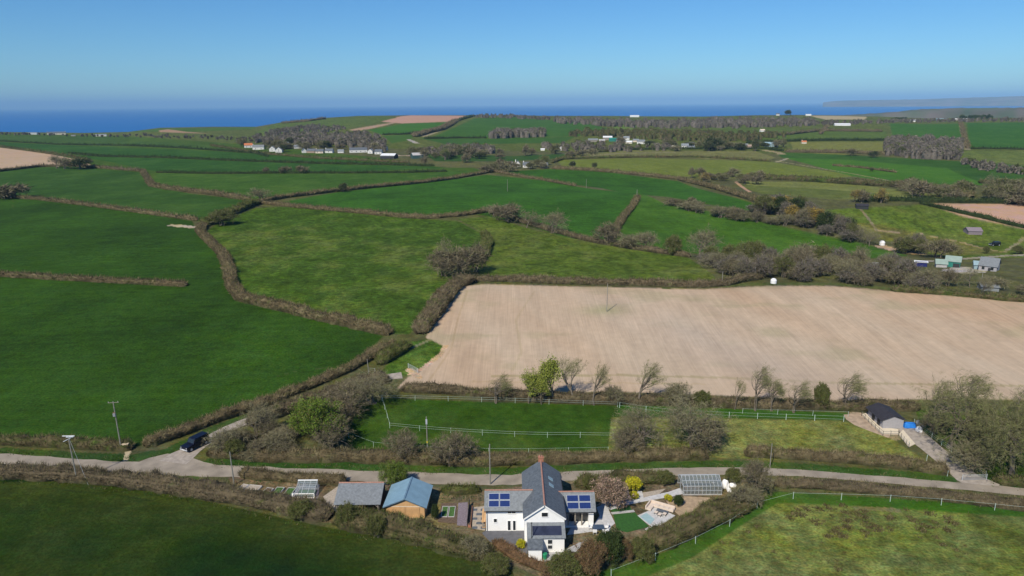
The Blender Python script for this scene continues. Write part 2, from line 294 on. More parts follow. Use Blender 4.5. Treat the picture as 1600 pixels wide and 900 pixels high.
#  outline in the photo, colour, (furrowed, crop rows, rough grass)
FIELDS = [
 ([(-300,206),(200,206),(400,199),(600,182),(860,182),(1250,181),(1700,186),(1700,240),(1100,240),(700,235),(380,225),(-300,210)], (0.0765, 0.0984, 0.0297), (0,0,.7)),
 ([(200,201),(400,198.5),(395,202),(260,207),(200,205)], (0.054, 0.1066, 0.0231), (0,.3,.2)), ([(248,204),(262,202),(292,206),(330,209),(250,206.5)], (0.33, 0.21, 0.13), (0,0,0)),
 ([(-300,209),(0,209),(200,213),(390,226),(600,247),(740,262),(760,270),(640,283),(440,305),(400,312),(230,290),(140,262),(-300,262)], PAST, (0,.5,.3)),
 ([(-300,220),(0,222),(100,227),(330,236),(520,247),(600,256),(700,262),(560,268),(245,268),(130,246),(-300,226)], CROPB, (0,.6,.2)),
 ([(-300,211),(0,212),(160,215),(330,228),(380,237),(200,228),(0,221),(-300,219)], (0.045, 0.0902, 0.02112), (0,.6,.2)),
 ([(-300,226),(0,230.5),(80,241),(125,250),(143,258),(60,258),(0,266),(-300,278)], (0.44, 0.31, 0.205), (.5,0,0)),
 ([(245,269),(400,271),(560,269),(740,267),(640,282),(530,295),(440,305),(400,311),(300,299),(236,288)], (0.0405, 0.0943, 0.01584), (0,.6,.3)),
 ([(-300,262),(0,268),(60,259),(140,262),(225,270),(232,291),(300,303),(392,313),(375,328),(312,346),(150,320),(40,308),(-300,300)], (0.0315, 0.0779, 0.0165), (0,.7,.2)),
 ([(-300,308),(0,309),(40,310),(150,322),(300,345),(310,368),(335,390),(352,420),(357,450),(368,470),(420,482),(500,500),(600,525),(560,560),(500,590),(400,635),(270,683),(215,697),(0,692),(-300,690)], CROP, (0,1,0)),
 ([(400,325),(450,322),(550,332),(660,342),(715,345),(755,365),(757,385),(735,430),(700,450),(675,490),(640,522),(600,522),(470,488),(375,463),(370,430),(340,385),(318,365),(345,345)], PAST, (0,.2,1)),
 ([(715,342),(765,338),(830,358),(900,375),(1000,392),(1075,402),(1115,430),(1120,442),(900,443),(735,440),(760,390),(757,365)], PAST2, (0,.1,1)),
 ([(430,318),(530,300),(650,287),(760,273),(850,282),(940,297),(995,302),(960,372),(935,380),(880,370),(800,345),(740,334),(660,340),(550,330)], (0.031, 0.092, 0.0135), (0,1,0)),
 ([(790,268),(860,264),(950,269),(1060,283),(1195,325),(1165,330),(1045,308),(985,303),(940,294),(860,282)], (0.031, 0.092, 0.0135), (0,1,0)),
 ([(995,300),(1040,320),(1150,338),(1250,360),(1350,380),(1420,399),(1385,404),(1250,398),(1100,398),(1000,382),(960,374)], (0.044, 0.108, 0.016), (0,.8,.2)),
 ([(870,250),(1000,247),(1200,252),(1340,275),(1300,279),(1180,279),(1060,276),(950,266),(880,262)], (0.1125, 0.1435, 0.02772), (0,.3,.3)),
 ([(900,243),(980,235),(1180,236),(1212,246),(1200,251),(1050,246),(870,249)], (0.135, 0.1394, 0.0528), (0,.3,.5)),
 ([(595,190),(642,179),(738,181),(705,190),(630,193)], PINK, (.3,0,0)), ([(545,203),(590,195),(625,190),(580,201),(556,205)], (0.36, 0.24, 0.16), (0,0,0)),
 ([(430,192),(520,184),(600,181),(620,184),(560,198),(420,212),(400,207)], (0.0675, 0.1025, 0.02772), (0,0,.6)),
 ([(575,203),(632,193),(702,191),(690,198),(652,209),(600,211)], (0.0405, 0.1148, 0.01584), (0,.3,0)), ([(598,212),(652,210),(640,219),(612,224)], (0.045, 0.0984, 0.0198), (0,.3,0)),
 ([(672,215),(720,195),(742,185),(800,183),(905,190),(965,205),(905,212),(800,216)], (0.0378, 0.0984, 0.01716), (0,.3,.2)), ([(700,190),(720,187),(700,200),(665,214),(655,213)], TAN, (0,0,0)),
 ([(655,216),(760,216),(850,215),(900,213),(880,223),(700,226)], (0.036, 0.0902, 0.0198), (0,.3,.2)),
 ([(660,238),(800,244),(900,240),(885,247),(800,252),(680,252)], (0.027, 0.0697, 0.0198), (0,.3,.2)),
 ([(620,250),(740,254),(760,262),(700,262),(640,256)], (0.108, 0.1066, 0.0396), (0,0,.5)),
 ([(1265,180.5),(1355,182.5),(1350,187),(1290,187)], (0.36, 0.3, 0.18), (0,0,0)), ([(955,196),(998,196),(990,202),(960,201)], (0.099, 0.1558, 0.0297), (0,0,0)),
 ([(1110,197),(1230,200),(1250,206),(1180,212),(1100,206)], (0.072, 0.1066, 0.0297), (0,.2,.4)), ([(1180,212),(1300,204),(1385,206),(1385,218),(1230,220),(1180,219)], (0.0675, 0.1107, 0.0264), (0,.2,.4)),
 ([(1390,193),(1500,193),(1508,222),(1460,218),(1395,214)], (0.036, 0.1025, 0.01452), (0,.3,.2)), ([(1510,192),(1800,190),(1800,233),(1515,233)], (0.0324, 0.0984, 0.01452), (0,.3,.2)),
 ([(1505,236),(1800,236),(1800,260),(1600,258),(1500,252)], (0.09, 0.123, 0.0297), (0,0,.7)),
 ([(1235,222),(1382,222),(1385,240),(1300,242),(1240,236)], (0.135, 0.1476, 0.0396), (0,0,.5)),
 ([(1215,238),(1300,241),(1500,252),(1800,272),(1800,290),(1540,290),(1400,272),(1220,246)], (0.0306, 0.082, 0.01716), (0,.5,.2)),
 ([(1222,246),(1330,250),(1480,263),(1550,289),(1500,290),(1420,286),(1330,275)], (0.045, 0.123, 0.01584), (0,.3,.2)),
 ([(1160,283),(1310,285),(1485,306),(1462,313),(1300,311),(1190,303)], (0.135, 0.1558, 0.0462), (0,.1,.6)), ([(1150,288),(1290,296),(1400,305),(1300,311),(1190,303)], (0.09, 0.1148, 0.0297), (0,.1,.6)),
 ([(1285,328),(1440,320),(1600,350),(1800,370),(1800,410),(1600,402),(1500,405),(1400,380),(1300,348)], (0.0765, 0.1189, 0.02178), (0,0,1)), ([(1290,345),(1370,350),(1500,378),(1570,395),(1480,400),(1400,380)], (0.108, 0.1107, 0.0297), (0,0,1)),
 ([(1445,318),(1800,320),(1800,378),(1600,357),(1500,337)], (0.45, 0.29, 0.205), (.4,0,0)),
 ([(714,448),(760,444),(900,448),(1100,452),(1200,447),(1300,447),(1400,456),(1600,471),(1900,480),(1900,625),(1420,624),(1330,627),(1130,618),(960,612),(800,614),(620,607),(665,560),(690,550),(665,527),(692,490),(707,465)], BROWN, (1,0,0)),
 ([(590,588),(612,562),(640,534),(672,530),(693,541),(690,556),(662,575),(640,588)], (0.0495, 0.1025, 0.01848), (0,0,1)),
 ([(560,632),(600,622),(760,628),(970,634),(965,700),(960,706),(560,705),(540,690)], (0.029, 0.070, 0.0095), (0,0,.6)), ([(965,632),(1130,638),(1325,645),(1320,657),(965,650)], (0.027, 0.0861, 0.01188), (0,0,.4)),
 ([(955,652),(1310,657),(1350,665),(1400,690),(1450,722),(1150,716),(950,706)], (0.142, 0.162, 0.046), (0,0,1)),
 ([(1430,640),(1900,640),(1900,775),(1545,755),(1440,670)], (0.045, 0.082, 0.0165), (0,0,1)),
 ([(-400,742),(0,747),(100,751),(200,762),(300,778),(400,800),(500,822),(600,840),(700,862),(800,890),(860,1100),(-400,1100)], CROPF, (0,.8,.3)),
 ([(920,898),(1040,862),(1100,832),(1165,790),(1212,768),(1350,776),(1600,792),(1900,812),(1900,1100),(860,1100)], (0.0342, 0.0943, 0.0132), (0,0,.5)),
 ([(1000,905),(1080,872),(1160,820),(1215,786),(1330,790),(1600,808),(1900,828),(1900,1100),(940,1100)], (0.108, 0.138, 0.038), (0,0,1)),
 ([(355,742),(545,750),(760,768),(870,752),(960,746),(1060,742),(1175,748),(1190,775),(1130,800),(1050,838),(960,882),(880,905),(840,900),(750,862),(640,835),(500,815),(370,782)], (0.15, 0.115, 0.065), (0,0,1)),
]
CR = np.gradient(rows)[:, None]*np.ones((1, nc)); CA = (RR*np.gradient(cols)[None, :])
UX, UY = np.sin(AA).ravel(), np.cos(AA).ravel(); CR = np.minimum(CR.ravel(), 30); CA = CA.ravel()
SUBS = [(-.375, -.125), (-.125, .375), (.125, -.375), (.375, .125)]
SX = [GX+UX*CR*a*1.3+UY*CA*b_*1.3 for a, b_ in SUBS]; SY = [GY+UY*CR*a*1.3-UX*CA*b_*1.3 for a, b_ in SUBS]
for pts, c, m in FIELDS:
    c = (c[0]*1.14, c[1]*1.10, c[2]*(0.74 if c[0] < 0.09 else 0.98)) if c[1] > c[0] else c
    D_ = dens(pts); k = sum(inside(D_, sx, sy).astype(float) for sx, sy in zip(SX, SY))[:, None]/4
    GC = GC*(1-k)+np.array(c)*k; GM = GM*(1-k)+np.array(m, float)*k
WAYS = [ # verges, tracks and worn strips: points, width in metres, colour
 ([(-100,704),(0,705),(118,712),(215,716)], 3.0, (0.0315, 0.0697, 0.0132)), ([(-100,731),(0,732),(118,741),(215,747),(300,750)], 2.4, (0.027, 0.0656, 0.01188)),
 ([(330,722),(540,727),(700,735),(800,737),(960,730),(1150,726),(1250,731),(1400,742),(1480,748)], 3.4, (0.0324, 0.0779, 0.0132)), ([(1545,754),(1620,760),(1720,770)], 4, (0.036, 0.082, 0.01452)),
 ([(20,345+345-345+0),(20,309)], 0.5, CROP), ([(270,352),(300,355)], 6, (0.4, 0.33, 0.22)),
 ([(640,585),(662,575),(690,552),(697,540)], 1.6, (0.46, 0.32, 0.21)), ([(600,560),(640,545),(670,532)], 1.2, (0.2, 0.2, 0.09)),
 ([(1370,360),(1440,366),(1500,378),(1568,394)], 2.2, (0.3, 0.23, 0.12)), ([(1568,394),(1600,372)], 2.0, (0.25, 0.22, 0.12)), ([(1345,327),(1370,360)], 1.5, (0.2, 0.17, 0.09)),
 ([(1210,251),(1330,271),(1400,284)], 2.5, (0.24, 0.22, 0.12)), ([(1232,247),(1215,253)], 4, (0.3, 0.26, 0.18)),
 ([(1150,284),(1172,300)], 3, (0.42, 0.26, 0.16)), ([(1383,386),(1410,392),(1432,396)], 9, (0.4, 0.28, 0.17)),
 ([(1500,193),(1512,234)], 7, (0.22, 0.19, 0.11)), ([(638,218),(652,224)], 8, (0.35, 0.32, 0.28)), ([(655,243),(620,243)], 12, (0.36, 0.28, 0.21)),
 ([(1195,235),(1215,238),(1222,241)], 10, (0.3, 0.24, 0.14)), ([(900,246),(960,240),(1050,238)], 8, (0.22, 0.2, 0.11)),
 ([(1340,648),(1372,668),(1395,682)], 3.0, (0.3, 0.24, 0.14)), ([(640,578),(655,590)], 2.0, (0.46, 0.33, 0.22)),
 ([(0,264),(60,258)], 3, (0.045, 0.0656, 0.0198)), ([(1040,449),(1170,444),(1300,444),(1400,452),(1600,468)], 4, (0.081, 0.0984, 0.0297)),
 ([(222,712),(262,706),(300,688),(330,673),(372,656),(430,640),(500,613)], 3.2, (0.034, 0.07, 0.015)), ([(200,705),(196,720)], 1.0, (0.4, 0.32, 0.2)), ([(1450,408),(1600,398),(1700,396)], 5, (0.3, 0.27, 0.2)), ([(1500,424),(1520,420)], 14, (0.4, 0.36, 0.3)),
]
WAYS += [([(88,765),(180,773),(238,783)], 0.35, (0.022,0.036,0.008)), ([(330,815),(420,832),(480,845)], 0.3, (0.026,0.040,0.009)), ([(425,590),(470,578),(520,574)], 0.4, (0.04,0.07,0.016)), ([(0,745),(120,752)], 0.8, (0.1,0.1,0.04)), ([(1340,794),(1400,797)], 1.4, (0.17,0.16,0.07)),
 ([(730,455),(715,500),(705,545),(668,598)], 0.6, (0.42,0.305,0.19)), ([(835,455),(806,500),(815,550),(800,580)], 0.7, (0.43,0.32,0.205)), ([(770,588),(960,586),(1130,590),(1300,598),(1600,603)], 1.3, (0.36,0.28,0.16)), ([(740,596),(1100,600)], 0.8, (0.44,0.32,0.2)), ([(690,458),(900,452),(1300,452)], 0.0001, BROWN)]
for pts, w, c in WAYS:
    L = line(pts); dd = near_line(L, w, GX, GY); k = dd < w/2*(0.8+0.5*vnoise(GX/2.5, GY/2.5, 5)); GC[k] = c; GM[k] = (1, 0, 0) if w < 1.4 and c[0] > 0.35 else (0, 0, .6)
# large growth patches that belong to the grass itself
n1 = fbm(GX/38, GY/55, 4, 3); n2 = fbm(GX/9, GY/14, 4, 9); n3 = fbm(GX/3.2, GY/3.6, 3, 21)
n4 = fbm(GX/1.3, GY/1.3, 2, 63); pa = GM[:, 2:3]*(1-GM[:, 0:1])
GC *= (1+GM[:, 1:2]*((n1-0.5)*0.75+(n2-0.5)*0.45)[:, None])
yel = (np.clip((n1*0.5+n2*0.5-0.45)*4.5, 0, 1)[:, None])*pa
GC = GC*(1-0.36*yel)+np.array([0.145, 0.145, 0.042])*0.36*yel
GC *= (1+pa*((n2-0.5)*0.6+(n3-0.5)*0.9+(n4-0.5)*0.5)[:, None])
# yellower tinge of the nearest crop, browner headlands
hd = near_line(line([(-60,750),(0,752),(100,757),(200,767),(300,783),(400,803),(500,827),(600,843),(700,866),(800,893)]), 14, GX, GY); kk = (np.clip(1-hd/11, 0, 1)*(0.5+n2)*(GM[:, 1] > 0.5)*(GY < 125))[:, None]*0.75; GC = GC*(1-kk)+np.array([0.045, 0.060, 0.010])*kk
k = (GY < 120) & (GX < 0) & (GM[:, 1] > 0.5); t = np.clip((n1-0.42)*4, 0, 1)[:, None]
GC[k] = (GC*(1-0.5*t)+np.array([0.040, 0.050, 0.011])*0.6*t)[k]
br = GM[:, 0:1]; s1 = fbm(GX/70+GY/160, GY/60, 3, 33); s2 = fbm((GX+0.35*GY)/11, GY/90, 3, 35)
t = np.clip((s1*0.6+s2*0.4-0.5)*4, -1, 1)[:, None]
GC = GC*(1-br)+br*GC*(1+t*np.array([0.03, 0.10, 0.16]))
far_ = np.clip((GY-215)/60, 0, 1)[:, None]*br*np.clip((GX[:, None]-60)/80, 0, 1); GC = GC*(1-far_*np.array([0.0, 0.06, 0.13]))
gt = np.clip((fbm(GX/16, GY/8, 3, 41)-0.62)*6, 0, 1)[:, None]*br
GC = GC*(1-0.35*gt)+np.array([0.26, 0.25, 0.13])*0.35*gt
# worn grey patch across the ploughed soil, green ring round the pole
for cx, cy, a, rx, ry, c, f in ((*G(1085, 525)[:2], -0.5, 12, 40, (0.50, 0.42, 0.33), .5), (*G(1160, 560)[:2], -0.6, 14, 34, (0.37, 0.30, 0.24), .45), (*G(945, 485)[:2], 0, 8, 5, (0.27, 0.27, 0.12), .5)):
    u = (GX-cx)*math.cos(a)-(GY-cy)*math.sin(a); v = (GX-cx)*math.sin(a)+(GY-cy)*math.cos(a)
    w = np.exp(-(u/rx)**2-(v/ry)**2)[:, None]*f*br*(0.6+0.8*n2[:, None]); GC = GC*(1-w)+np.array(c)*w
GC = np.clip(GC, 0.005, 0.9)

def ground_mat():
    m, n, l, b = new_mat('ground_cover')
    b.inputs['Roughness'].default_value = 0.95; b.inputs['Specular IOR Level'].default_value = 0.05
    col = n.new('ShaderNodeAttribute'); col.attribute_name = 'col'; ms = n.new('ShaderNodeAttribute'); ms.attribute_name = 'cover'
    sep = n.new('ShaderNodeSeparateColor'); l.new(ms.outputs['Color'], sep.inputs[0])
    tc = n.new('ShaderNodeTexCoord')
    def noise(sc, mp=(1, 1, 1), rot=0, det=4, lo=0.0, hi=1.0, a=0.3, z=0.7):
        mpn = n.new('ShaderNodeMapping'); mpn.inputs['Scale'].default_value = mp; mpn.inputs['Rotation'].default_value = (0, 0, rot); l.new(tc.outputs['Object'], mpn.inputs[0])
        t = n.new('ShaderNodeTexNoise'); t.inputs['Scale'].default_value = sc; t.inputs['Detail'].default_value = det; l.new(mpn.outputs[0], t.inputs['Vector'])
        r = n.new('ShaderNodeMapRange'); r.inputs[1].default_value = a; r.inputs[2].default_value = z; r.inputs[3].default_value = lo; r.inputs[4].default_value = hi; l.new(t.outputs['Fac'], r.inputs[0]); return r.outputs[0]
    def mul(a, b_): q = n.new('ShaderNodeMath'); q.operation = 'MULTIPLY'; l.new(a, q.inputs[0]); l.new(b_, q.inputs[1]); return q.outputs[0]
    def lerp1(f, x):                                       # 1 -> x by mask f
        q = n.new('ShaderNodeMix'); q.data_type = 'FLOAT'; q.inputs[2].default_value = 1.0; l.new(f, q.inputs[0]); l.new(x, q.inputs[3]); return q.outputs[0]
    fur = mul(noise(1.0, (0.9, 0.02, 1), -0.10, 2, 0.945, 1.045), noise(1.0, (0.16, 0.006, 1), -0.10, 2, 0.92, 1.07))
    fur = mul(mul(fur, noise(0.5, (1, 1, 1), 0, 6, 0.95, 1.05)), noise(1.0, (3.2, 0.03, 1), -0.10, 2, 0.93, 1.06))
    crop = mul(mul(noise(1.0, (0.05, 0.35, 1), 0.12, 3, 0.86, 1.13), noise(1.6, det=5, lo=0.66, hi=1.34)), noise(0.35, det=5, lo=0.8, hi=1.2))
    rough = mul(noise(0.5, det=6, lo=0.66, hi=1.34), noise(2.2, det=4, lo=0.62, hi=1.38))
    f = mul(mul(lerp1(sep.outputs[0], fur), lerp1(sep.outputs[1], crop)), lerp1(sep.outputs[2], rough))
    sc = n.new('ShaderNodeVectorMath'); sc.operation = 'SCALE'; l.new(col.outputs['Color'], sc.inputs[0]); l.new(f, sc.inputs['Scale'])
    hx_ = n.new('ShaderNodeCombineXYZ'); h1 = noise(0.8, (1, 1.6, 1), 0, 5, 0.80, 1.22); h3 = noise(0.12, (1, 1, 1), 0, 4, 1.35, 0.62)
    l.new(h1, hx_.inputs[0]); hx_.inputs[1].default_value = 1.0; l.new(h3, hx_.inputs[2])
    gf = n.new('ShaderNodeMath'); gf.operation = 'SUBTRACT'; gf.inputs[0].default_value = 1.0; l.new(sep.outputs[0], gf.inputs[1])
    hm = n.new('ShaderNodeMix'); hm.data_type = 'VECTOR'; l.new(gf.outputs[0], hm.inputs[0]); hm.inputs[4].default_value = (1, 1, 1); l.new(hx_.outputs[0], hm.inputs[5])
    hv = n.new('ShaderNodeVectorMath'); hv.operation = 'MULTIPLY'; l.new(sc.outputs[0], hv.inputs[0]); l.new(hm.outputs[1], hv.inputs[1])
    l.new(hv.outputs[0], b.inputs['Base Color'])
    bp = n.new('ShaderNodeBump'); bp.inputs['Strength'].default_value = 0.5; bp.inputs['Distance'].default_value = 0.25; l.new(f, bp.inputs['Height']); l.new(bp.outputs[0], b.inputs['Normal'])
    return m
gm = npmesh('ground', np.stack([GX, GY, GZ], 1), quads, ground_mat(), GC, smooth=True)
at = gm.attributes.new('cover', 'FLOAT_COLOR', 'POINT'); c4 = np.ones((len(GX), 4), np.float32); c4[:, :3] = GM; at.data.foreach_set('color', c4.ravel())
tag(link('ground', gm), 'patchwork of green crop fields, pasture and bare soil running to the coast', kind='structure')

# sea
m, n, l, b = new_mat('sea_water'); b.inputs['Base Color'].default_value = (0.002, 0.105, 0.34, 1); b.inputs['Roughness'].default_value = 0.42; b.inputs['Specular IOR Level'].default_value = 0.18
tc = n.new('ShaderNodeTexCoord'); nz = n.new('ShaderNodeTexNoise'); nz.inputs['Scale'].default_value = 0.004; nz.inputs['Detail'].default_value = 8; l.new(tc.outputs['Object'], nz.inputs['Vector'])
bp = n.new('ShaderNodeBump'); bp.inputs['Strength'].default_value = 0.4; bp.inputs['Distance'].default_value = 4; l.new(nz.outputs['Fac'], bp.inputs['Height']); l.new(bp.outputs[0], b.inputs['Normal'])
SEA_R = 130000.0
th = np.linspace(0, 2*np.pi, 97)[:-1]; rr = [1500, 3000, 8000, 25000, 70000, SEA_R]
V = [(r*math.sin(t), r*math.cos(t), SEA_Z) for r in rr for t in th]; T = [(i*96+j, i*96+(j+1) % 96, (i+1)*96+(j+1) % 96, (i+1)*96+j) for i in range(5) for j in range(96)]
tag(link('sea', npmesh('sea', V, T, m)), 'deep blue sea stretching to the horizon', kind='structure')

# land across the bay
def far_hill(name, sky_pts, D, depth, cols_, label, seed):
    xs = np.arange(sky_pts[0][0], sky_pts[-1][0]+1, 4.0); ys = np.interp(xs, [p[0] for p in sky_pts], [p[1] for p in sky_pts])
    V = []; C = []; K = 9
    for i, (px, py) in enumerate(zip(xs, ys)):
        d = ray(px, py); h = math.hypot(d[0], d[1]); top = CZ + D*d[2]/h
        for k in range(K):
            f = k/(K-1); r = D+(f-0.5)*depth; z = SEA_Z-5+(top-SEA_Z+5)*math.sin(math.pi*min(f*1.0, 1))**0.7*(1+0.10*(float(vnoise(np.array([px/9.]), np.array([k*1.3]), seed)[0])-0.5)*(1 if k != K//2 else .5))
            V.append((d[0]/h*r, d[1]/h*r, z)); u = float(vnoise(np.array([px/14.]), np.array([k/1.2]), seed+4)[0]); C.append(np.array(cols_[0])*(1-u)+np.array(cols_[1])*u)
    T = [(i*K+k, (i+1)*K+k, (i+1)*K+k+1, i*K+k+1) for i in range(len(xs)-1) for k in range(K-1)]
    tag(link(name, npmesh(name, V, T, attr_mat(name+'_cover', scale=0.002), np.array(C))), label, kind='structure')
far_hill('hills', [(1286, 160), (1305, 157.6), (1340, 156.6), (1400, 155.8), (1440, 155), (1490, 153.2), (1540, 151.8), (1600, 150), (1700, 148), (1850, 150)], 26000, 9000, ((0.12, 0.13, 0.09), (0.2, 0.17, 0.15)), 'low hazy headland across the bay', 3)
far_hill('hills', [(1300, 181), (1345, 178.5), (1395, 175), (1430, 171), (1480, 169), (1540, 168), (1600, 168.5), (1700, 167), (1850, 169)], 4600, 1500, ((0.07, 0.11, 0.05), (0.16, 0.13, 0.11)), 'wooded green hill on the near shore of the bay', 8)

# haze
HAZE = True
if HAZE:
    m = bpy.data.materials.new('haze_air'); m.use_nodes = True; n = m.node_tree.nodes; l = m.node_tree.links; n.remove(n['Principled BSDF'])
    pv = n.new('ShaderNodeVolumePrincipled'); pv.inputs['Color'].default_value = (0.36, 0.66, 1.0, 1); pv.inputs['Density'].default_value = 3.8e-5; pv.inputs['Anisotropy'].default_value = -0.2
    l.new(pv.outputs[0], n['Material Output'].inputs['Volume'])
    S = SEA_R*1.05; mb = MB().box(-S, S, -S, S, SEA_Z-14, 620); hz = mb.build('haze', m); tag(hz, 'thin blue haze over the sea and far coast', kind='stuff')

# ------------------------------------------------------------------ growth: tufts, hedges, woods, trees
def norm(a): return a/(np.linalg.norm(a, axis=1, keepdims=True)+1e-9)
def tufts(P, D, L, W, C):
    """one thin leaf or twig triangle per point"""
    n = len(P); D = norm(D); s = norm(np.cross(D, rng.normal(size=(n, 3)))); L = np.asarray(L).reshape(-1, 1); W = np.asarray(W).reshape(-1, 1)
    V = np.empty((n, 3, 3)); V[:, 0] = P-s*W/2; V[:, 1] = P+s*W/2; V[:, 2] = P+D*L
    return V.reshape(-1, 3), np.arange(3*n).reshape(n, 3), np.repeat(C, 3, axis=0)
def merge(parts):
    V = []; T = []; C = []; k = 0
    for v, t, c in parts: V.append(v); T.append(np.asarray(t)+k); C.append(c); k += len(v)
    return np.concatenate(V), np.concatenate(T), np.concatenate(C)
PAL = {  # mixes of growth colours
 'brown': [((0.1568, 0.1216, 0.0666),5), ((0.1995, 0.1615, 0.0888),3), ((0.1045, 0.09025, 0.0407),3), ((0.095, 0.1092, 0.0296),1.2), ((0.228, 0.19, 0.1036),1)],
 'purple': [((0.1568, 0.1235, 0.074),5), ((0.1187, 0.095, 0.0555),3), ((0.1995, 0.1662, 0.0962),2), ((0.1045, 0.114, 0.037),1.6)],
 'mixed': [((0.1425, 0.1159, 0.0592),4), ((0.076, 0.095, 0.02368),4), ((0.152, 0.1283, 0.0666),2), ((0.095, 0.1425, 0.0296),1.2)],
 'olive': [((0.08075, 0.09975, 0.0259),4), ((0.114, 0.1092, 0.037),3), ((0.114, 0.152, 0.0333),1.5), ((0.133, 0.114, 0.0592),1.5)],
 'darkgreen': [((0.03325, 0.05225, 0.01628),5), ((0.0475, 0.07125, 0.02072),3), ((0.0665, 0.08075, 0.0259),1)],
 'bare': [((0.247, 0.2232, 0.1332),5), ((0.19, 0.1662, 0.0962),4), ((0.2375, 0.2375, 0.1036),2), ((0.3135, 0.285, 0.1776),1)],
 'bareolive': [((0.209, 0.2042, 0.0888),5), ((0.1805, 0.1615, 0.0888),3), ((0.19, 0.2185, 0.0666),2)],
 'barepurple': [((0.2042, 0.1691, 0.1073),5), ((0.1568, 0.133, 0.0777),4), ((0.2375, 0.209, 0.1332),2), ((0.152, 0.1615, 0.0592),1.5)],
 'spring': [((0.24,0.27,0.045),5), ((0.17,0.21,0.035),4), ((0.30,0.32,0.08),2)],
 'willow': [((0.1235, 0.19, 0.02368),5), ((0.0855, 0.1377, 0.02072),4), ((0.152, 0.1425, 0.0444),2)],
 'yellow': [((0.494, 0.437, 0.0222),5), ((0.342, 0.342, 0.0222),3), ((0.19, 0.247, 0.0296),1)],
 'magnolia': [((0.399, 0.2755, 0.2146),4), ((0.285, 0.19, 0.1406),3), ((0.152, 0.114, 0.0666),3)],
 'beech': [((0.175, 0.105, 0.055),5), ((0.125, 0.08, 0.042),4), ((0.22, 0.14, 0.075),2), ((0.09, 0.10, 0.03),1.5)],
 'amber': [((0.3135, 0.2185, 0.0444),5), ((0.209, 0.1615, 0.037),3)],
 'rush': [((0.1425, 0.1045, 0.0407),4), ((0.095, 0.07125, 0.0259),3), ((0.19, 0.152, 0.0592),1)],
}
PAL['wood'] = [((0.175,0.150,0.125),5), ((0.135,0.115,0.093),4), ((0.22,0.19,0.165),2), ((0.13,0.14,0.06),2)]
for k_ in ('bare', 'barepurple', 'bareolive'): PAL[k_] = [((a*.84, b*.84, c*.86), w) for (a, b, c), w in PAL[k_]]
def pal(name, n, clump=None):
    e = PAL[name]; w = np.array([x[1] for x in e], float); w /= w.sum(); c = np.array([x[0] for x in e])
    C = c[rng.choice(len(e), n, p=w)]
    return C*rng.uniform(0.8, 1.2, (n, 1))
def core_col(name, u):                                    # smooth mixture for solid growth
    e = PAL[name]; c = np.array([x[0] for x in e]); w = np.array([x[1] for x in e], float); cum = np.cumsum(w)/w.sum()
    return np.stack([np.interp(u, np.concatenate([[0], cum]), np.concatenate([c[:1, k], c[:, k]])) for k in range(3)], 1)

